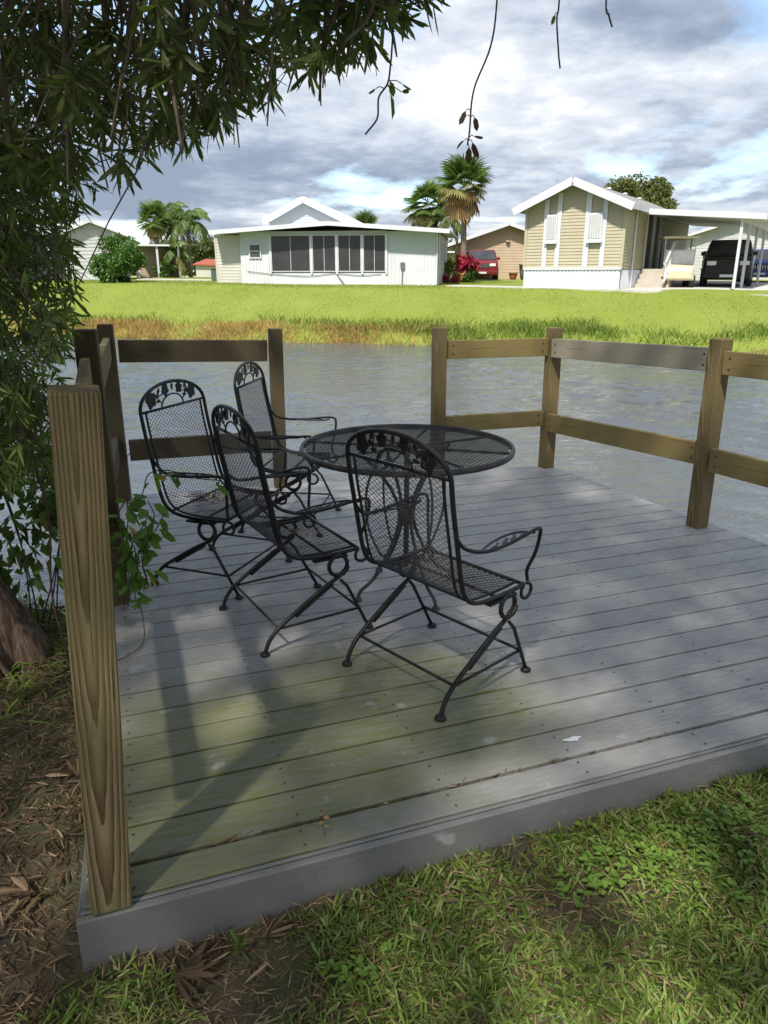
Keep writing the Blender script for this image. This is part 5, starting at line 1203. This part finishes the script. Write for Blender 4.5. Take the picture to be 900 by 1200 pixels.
def car(name, label, cat, loc, rz, paint, Wd, Ln, Hh, suv=True, bonnet=0.62, face='front'):
    c = thing(name, label, cat, loc, rz); w = Wd / 2; gcl = .24
    hb = Hh * bonnet
    loft([(0, w * .90, w * .86, gcl + .05, hb * .86), (.12, w * .97, w * .92, gcl, hb * .95), (.5, w, w * .96, gcl, hb), (1.15, w, w * .97, gcl, hb + .04), (Ln - .5, w, w * .97, gcl, hb + .05), (Ln - .05, w * .95, w * .93, gcl + .05, hb + .02)]).build('body', paint, c, bevel=.05, seg=2)
    y0, y1 = (1.1, Ln - .12) if suv else (1.2, Ln - .7)
    cab = loft([(y0, w * .93, w * .90, hb, hb + .06), (y0 + .62, w * .93, w * .76, hb, Hh - .03), (y0 + 1.1, w * .93, w * .78, hb, Hh), (y1 - .45, w * .93, w * .77, hb, Hh - .02), (y1, w * .92, w * .80, hb, hb + .12)]).build('cabin', paint, c, bevel=.03, seg=2)
    g = MB().add([(-w * .86, y0 + .02, hb + .07), (w * .86, y0 + .02, hb + .07), (w * .70, y0 + .585, Hh - .08), (-w * .70, y0 + .585, Hh - .08)], [(0, 1, 2, 3)])
    g.v = [(p[0], p[1] - .022, p[2] + .012) for p in g.v]; g.build('windshield', 'window_glass', cab)
    for s in (-1, 1):
        sd = MB().add([(s * (w * .935), y0 + .35, hb + .08), (s * (w * .935), y1 - .35, hb + .08), (s * (w * .80), y1 - .6, Hh - .10), (s * (w * .80), y0 + .72, Hh - .10)], [(0, 1, 2, 3) if s > 0 else (3, 2, 1, 0)])
        sd.v = [(p[0] + s * .012, p[1], p[2]) for p in sd.v]; sd.build('side_window', 'window_glass', cab)
        MB().box((s * w * .62 - .17, -.02, hb * .70), (s * w * .62 + .17, .06, hb * .84)).build('headlight', 'lamp_glass', c, bevel=.02)
        MB().box((s * (w + .02) - .09, y0 + .30, hb + .05), (s * (w + .02) + .09, y0 + .40, hb + .21)).build('mirror', paint, c, bevel=.03)
    MB().box((-w * .42, -.012, hb * .62), (w * .42, .05, hb * .84)).build('grille', 'rubber', c)
    for i in range(7): MB().box((-w * .38 + i * w * .117, -.022, hb * .64), (-w * .38 + i * w * .117 + .035, -.008, hb * .82)).build('grille_bar', 'black_paint' if paint == 'black_paint' else 'chrome', c)
    MB().box((-w * .92, -.07, gcl + .06), (w * .92, .06, gcl + .26)).build('bumper', paint if paint != 'black_paint' else 'rubber', c, bevel=.04)
    MB().box((-.24, -.085, gcl + .10), (.24, -.068, gcl + .20)).build('number_plate', 'white_metal', c)
    for s in (-1, 1):
        for y_ in (.78, Ln - .85): wheel(c, s * (w - .10), y_, .35 if suv else .31, .22)
    return c
gz = 1.02
car('parked_suv', 'black sport utility vehicle parked nose out under the carport', 'suv', (*bw(6.75, 4.0), gz), R(-24), 'black_paint', 1.88, 4.7, 1.80)
car('parked_car', 'dark red minivan parked in front of the tan house', 'car', (5.55, 43.2, 1.17), R(-6), 'red_paint', 1.85, 4.5, 1.68)
car('parked_car', 'bright blue car at the right edge beyond the carport posts', 'car', (17.6, 35.8, 1.10), R(-24), 'blue_paint', 1.85, 4.6, 1.55, suv=False)
gc = thing('golf_cart', 'cream golf cart with a flat roof parked beside the black vehicle', 'golf cart', (*bw(5.32, 2.45), gz - .04), R(-14))
loft([(0, .42, .40, .32, .62), (.12, .56, .50, .26, .78), (.55, .60, .52, .26, .86), (.75, .60, .56, .26, .84)]).build('cowl', 'cream_paint', gc, bevel=.05, seg=2)
MB().box((-.58, .7, .26), (.58, 1.35, .36)).build('floor', 'rubber', gc); loft([(1.3, .60, .58, .26, .62), (2.3, .60, .56, .30, .70)]).build('rear_body', 'cream_paint', gc, bevel=.05, seg=2)
MB().box((-.54, 1.3, .64), (.54, 1.85, .80)).build('seat', 'cream_siding', gc, bevel=.04); MB().box((-.54, 1.82, .85), (.54, 1.95, 1.25)).build('backrest', 'cream_siding', gc, bevel=.04)
MB().box((-.66, .42, 1.80), (.66, 2.2, 1.88)).build('roof', 'cream_paint', gc, bevel=.03, seg=2)
for s in (-1, 1):
    MB().tube([(s * .54, .58, .84), (s * .56, .66, 1.80)], .022, 6).build('roof_post', 'white_metal', gc); MB().tube([(s * .56, 2.05, .7), (s * .56, 2.0, 1.80)], .022, 6).build('roof_post', 'black_paint', gc)
    MB().box((s * .38 - .07, -.01, .52), (s * .38 + .07, .06, .62)).build('headlight', 'lamp_glass', gc, bevel=.02)
    for y_ in (.38, 1.95): wheel(gc, s * .52, y_, .23, .20)
fr_ = MB().box((-.52, .58, .86), (.52, .60, 1.36)); fr_.build('windshield', 'lamp_glass', gc)
MB().box((-.54, .625, 1.36), (.54, .655, 1.40)).build('windshield_bar', 'white_metal', gc)
MB().tube([(.18 * math.cos(a) - .25, .95 + .06 * math.sin(a), 1.12 + .16 * math.sin(a)) for a in [R(q) for q in range(0, 360, 30)]], .014, 6, closed=True).build('steering_wheel', 'black_paint', gc)
# pots by the tan house
for x_, y_, h_, mat, lab in ((7.55, 44.6, .42, 'terracotta', 'terracotta pot standing by the wall of the tan house'), (8.1, 44.4, .9, 'grey_plastic', 'dark tall covered grill standing beside the terracotta pot')):
    o = MB().lathe([(.14, 0), (.22, h_ * .5), (.26, h_ * .92), (.28, h_ * .93), (.28, h_), (.2, h_)], 14).build('garden_pot' if h_ < .6 else 'covered_grill', mat, None, smooth=True); o.location = (x_, y_, 1.14); tag(o, lab, 'pot' if h_ < .6 else 'grill')

# ------------------------------------------------------------------ palms, bushes, trees
def fan_mesh(name, mat, n=22, R_=.85, pet=.7, droop=.35):
    a = np.linspace(-1.75, 1.75, n); V0 = np.tile([[pet, 0, 0]], (n, 1)).astype(float)
    d = np.stack([np.cos(a), np.sin(a), .12 * np.cos(a * 3)], 1)
    ln = R_ * (0.75 + .25 * np.cos(a * .8)) * rng.uniform(.9, 1.08, n)
    me = leaves(name, mat, np.concatenate([V0, np.zeros((1, 3))]), np.concatenate([d, [[1, 0, 0.02]]]), np.concatenate([ln, [pet * 1.02]]), np.concatenate([np.full(n, .085), [.05]]), detail=True, droop=droop, aslink=False, nrm=np.tile([0, 0, 1.], (n + 1, 1)), fold=.3)
    return me
FG = [fan_mesh('frond', 'palm_leaf', droop=.3), fan_mesh('frond', 'palm_leaf', droop=.45)]
FM = [fan_mesh('frond', 'palm_mixed', droop=.5)]; FD = [fan_mesh('frond', 'palm_dead', droop=.6, R_=.7), fan_mesh('frond', 'palm_dead', droop=.7, R_=.75)]
def palm_trunk(root, h, r0, r1, lean=(0, 0)):
    m = MB(); n = 24; pts = [(lean[0] * (i / n) ** 1.5, lean[1] * (i / n) ** 1.5, h * i / n) for i in range(n + 1)]
    rs = [(r0 + (r1 - r0) * i / n) * (1.06 if i % 2 else .97) * (1.25 if i == 0 else 1) for i in range(n + 1)]
    m.tube(pts, rs, 12); m.build('trunk', 'palm_trunk', root, smooth=True); return Vector(pts[-1])
def sabal(label, loc, h, s_, n=46, dead=.35, r=.17, lean=(0, 0), group=None):
    t = thing('sabal_palm', label, 'palm tree', loc, 0, group); top = palm_trunk(t, h, r, r * .85, lean)
    for i in range(n):
        f = (i + .5) / n; el = R(82) - f * R(150); az = i * 2.39996 + random.uniform(-.2, .2)
        me = random.choice(FG) if f < 1 - dead - .12 else (FM[0] if f < 1 - dead + .05 else random.choice(FD))
        link('frond', me, t, top + Vector((0, 0, .28 * (1 - f) * s_)), (0, -el, az), s_ * random.uniform(.7, 1.12)).rotation_mode = 'XYZ'
    return t
def feather_mesh(name, mat, L_=2.0, n=44, up=.55):
    t = np.repeat(np.linspace(.12, 1, n), 2); s = np.tile([1., -1.], n)
    def rach(q): return np.stack([L_ * np.sin(q * 1.35) * .72, np.zeros_like(q), L_ * (up * q - .95 * q ** 2.2)], 1)
    p = rach(t); tan = unit(rach(np.minimum(t + .02, 1.02)) - rach(t - .02))
    d = tan * .55 + np.stack([np.zeros_like(t), s, -.55 - .3 * rng.random(len(t))], 1)
    ln = .52 * np.sin(np.clip(t, .1, .96) * 3.0) + .10
    q = np.linspace(0, 1, 12); rp = rach(q)
    P = np.concatenate([p, rp[:-1]]); D = np.concatenate([d, rp[1:] - rp[:-1]]); LN = np.concatenate([ln, np.linalg.norm(rp[1:] - rp[:-1], axis=1) * 1.1]); WD = np.concatenate([np.full(len(p), .055), np.full(11, .05)])
    return leaves(name, mat, P, D, LN, WD, droop=.35, aslink=False, detail=True)
QF = [feather_mesh('frond', 'palm_leaf'), feather_mesh('frond', 'palm_leaf', up=.9)]; QY = feather_mesh('frond', 'palm_mixed', up=.2)
def queen(label, loc, h, s_, n=16, r=.10, lean=(0, 0), group=None, yellow=2):
    t = thing('queen_palm', label, 'palm tree', loc, 0, group); top = palm_trunk(t, h, r, r * .8, lean)
    for i in range(n):
        f = i / n; me = QY if i >= n - yellow else QF[1 if f < .35 else 0]
        link('frond', me, t, top, (0, -R(38) * (1 - f) + R(22) * f, i * 2.39996 + .4), s_ * random.uniform(.85, 1.1))
    return t
gcen = 'palms between the houses in the middle'; glft = 'palms at left beyond the round bush'
sabal('tall cabbage palm with a brown skirt of dead fronds between the two houses', (3.95, 38.0, 1.1), 4.15, 1.05, 48, .40, .15, (-.12, 0), gcen)
sabal('smaller cabbage palm half hidden behind the tall brown-skirted palm', (2.35, 43.0, 1.15), 3.75, .95, 44, .2, .16, (0, 0), gcen)
queen('feathery drooping palm behind the tall brown-skirted palm, above the porch roof', (3.35, 42.0, 1.15), 3.1, .75, 14, .13, (0, 0), gcen)
sabal('yellow-green cabbage palm, leftmost of the palms beyond the round bush', (-13.6, 46.5, 1.3), 3.0, .82, 40, .25, .16, (-.1, 0), glft)
queen('tallest arching feathery palm beyond the round bush, behind the cabbage palm', (-13.4, 49.5, 1.3), 3.6, 1.0, 13, .12, (-.2, 0), glft, 0)
queen('drooping feathery palm, rightmost of the palms beyond the round bush', (-11.9, 47.0, 1.3), 3.0, 1.0, 15, .12, (.05, 0), glft, 1)
queen('short yellowing palm under the drooping feathery palms at left', (-12.5, 45.6, 1.3), 1.3, .72, 14, .10, (0, 0), glft, 6)
sabal('palm whose top just shows above the right roof slope of the gabled aqua house', (-1.35, 55.0, 1.2), 3.0, .9, 40, .1, .16)
def clumpy(root, mat, c, rad, n, lf, nc=40, seedv=1, trunkmat='twig', name='foliage', fill=.55, inner=0.35):
    r_ = np.random.default_rng(seedv)
    cc = unit(r_.normal(size=(nc, 3))) * r_.uniform(inner, .88, (nc, 1)); cs = r_.uniform(.18, .36, nc)
    idx = r_.integers(0, nc, n); p = cc[idx] + unit(r_.normal(size=(n, 3))) * (cs[idx] * r_.uniform(.55, 1.0, n))[:, None]
    p = p * np.array(rad) + np.array(c); d = unit(p - np.array(c) + r_.normal(size=(n, 3)) * .6 * np.mean(rad)); d[:, 2] -= .25
    return leaves(name, mat, p, d, r_.uniform(lf * .7, lf * 1.3, n), r_.uniform(lf * .4, lf * .6, n), root, droop=.2)
bu = thing('round_bush', 'dense round green bush standing on the lawn at left', 'bush', (-11.75, 33.6, 1.03))
clumpy(bu, 'bush_leaf', (0, 0, 1.02), (1.22, 1.15, 1.12), 9000, .15, 46, 4)
for k in range(7): MB().tube(catmull([(0.1 * math.cos(k), .1 * math.sin(k), -.05), (.3 * math.cos(k * 1.7), .3 * math.sin(k * 1.7), .5), (.7 * math.cos(k * 1.7), .7 * math.sin(k * 1.7), 1.2)], 4), .025, 6).build('stem', 'twig', bu)
def broad(label, loc, h, rad, n, lf, seedv, mat='broad_leaf', cat='tree', name='broad_tree', group=None, nc=40):
    t = thing(name, label, cat, loc, 0, group)
    MB().tube(catmull([(0, 0, -.2), (.05, 0, h * .3), (-.05, .1, h * .55)], 5), [h * .035] * 11, 8).build('trunk', 'bark', t, smooth=True)
    for k in range(6): a = k * 1.05; MB().tube(catmull([(-.05, .1, h * .5), (rad[0] * .35 * math.cos(a), rad[1] * .35 * math.sin(a), h * .68), (rad[0] * .7 * math.cos(a), rad[1] * .7 * math.sin(a), h * .82)], 4), [h * .02 * (1 - .08 * q) for q in range(9)], 6).build('limb', 'bark', t, smooth=True)
    clumpy(t, mat, (0, 0, h - rad[2]), rad, n, lf, nc, seedv, name='crown'); return t
broad('olive-green broadleaf tree rising behind the roof of the beige home', (16.6, 52.0, 1.15), 7.1, (2.9, 2.6, 2.1), 11000, .26, 21, nc=34)
tp = thing('ti_plant', 'bushy plant with bright red-pink leaves at the foot of the tall palm', 'plant', (4.15, 37.2, 1.1))
clumpy(tp, 'ti_leaf', (0, 0, .95), (.62, .6, .55), 700, .30, 14, 7); clumpy(tp, 'bush_leaf', (0, 0, .4), (.6, .6, .4), 400, .24, 10, 8, name='lower_foliage')
for k in range(6): MB().tube([(0, 0, 0), (.3 * math.cos(k), .3 * math.sin(k), .8)], .02, 5).build('stem', 'twig', tp)
def shrub(label, loc, rad, mat, n, lf, seedv):
    t = thing('garden_shrub', label, 'shrub', loc); clumpy(t, mat, (0, 0, rad[2]), rad, n, lf, 16, seedv)
    for k in range(4): MB().tube([(0, 0, -.05), (.5 * rad[0] * math.cos(k * 1.6), .5 * rad[1] * math.sin(k * 1.6), rad[2])], .02, 5).build('stem', 'twig', t)
shrub('yellow-green shrub by the right end of the white porch house', (3.0, 37.6, 1.1), (.62, .5, .55), 'yellow_green', 700, .2, 31)
shrub('low red-leaved shrub just right of the white porch house', (3.05, 36.2, 1.08), (.5, .35, .2), 'ti_leaf', 420, .13, 32)
shrub('dark green shrub behind the tall palm by the tan porch', (4.4, 46.0, 1.15), (.9, .6, .7), 'bush_leaf', 700, .2, 33)
shrub('green shrub at the foot of the left palms', (-12.9, 45.2, 1.3), (.8, .6, .45), 'bush_leaf', 600, .18, 34)
shrub('small orange-tinged plant left of the red-pink plant', (3.55, 36.8, 1.1), (.32, .3, .25), 'reed', 260, .14, 35)
ls_ = thing('leafy_shrub', 'loose leafy green shrub at the left edge between the trunk and the railing', 'shrub', (-1.72, 3.25, -.3))
clumpy(ls_, 'sunny_leaf', (0, 0, .75), (.36, .34, .62), 800, .075, 22, 61)
for k in range(7): MB().tube(catmull([(.02 * k - .06, 0, -.1), (.16 * math.cos(k * 2.1), .14 * math.sin(k * 2.1), .5), (.27 * math.cos(k * 2.1 + .4), .25 * math.sin(k * 2.1 + .4), 1.1)], 5), .004, 5).build('stem', 'twig', ls_, smooth=True)
# far wood closing the horizon
xs_ = rng.uniform(-190, 190, 60000); ys_ = 150 + rng.uniform(-8, 8, 60000); top = 3.6 + 2.4 * vnoise(xs_ + 200, ys_ * 0 + 3, .13, 41) + 1.6 * vnoise(xs_ + 200, ys_ * 0 + 7, .5, 42)
zs_ = 1.0 + rng.random(60000) ** .7 * top
o = leaves('far_trees', 'far_leaf', np.stack([xs_, ys_, zs_], 1), rng.normal(size=(60000, 3)), rng.uniform(.7, 1.3, 60000), rng.uniform(.5, .9, 60000)); stuff(o, 'distant line of trees on the horizon behind the houses', 'trees')
for i, (x_, y_, h_) in enumerate(((-21.5, 92, 5.2), (-18.0, 96, 4.6), (-24.5, 90, 4.4))):
    broad(['distant olive tree above the red-roofed building', 'distant olive tree just left of the cream shed', 'distant tree left of the red-roofed building, near the palms'][i], (x_, y_, 1.18), h_, (2.6, 2.4, h_ * .36), 1800, .4, 50 + i, 'far_leaf', name='distant_tree', group='distant trees left of the white house', nc=20)
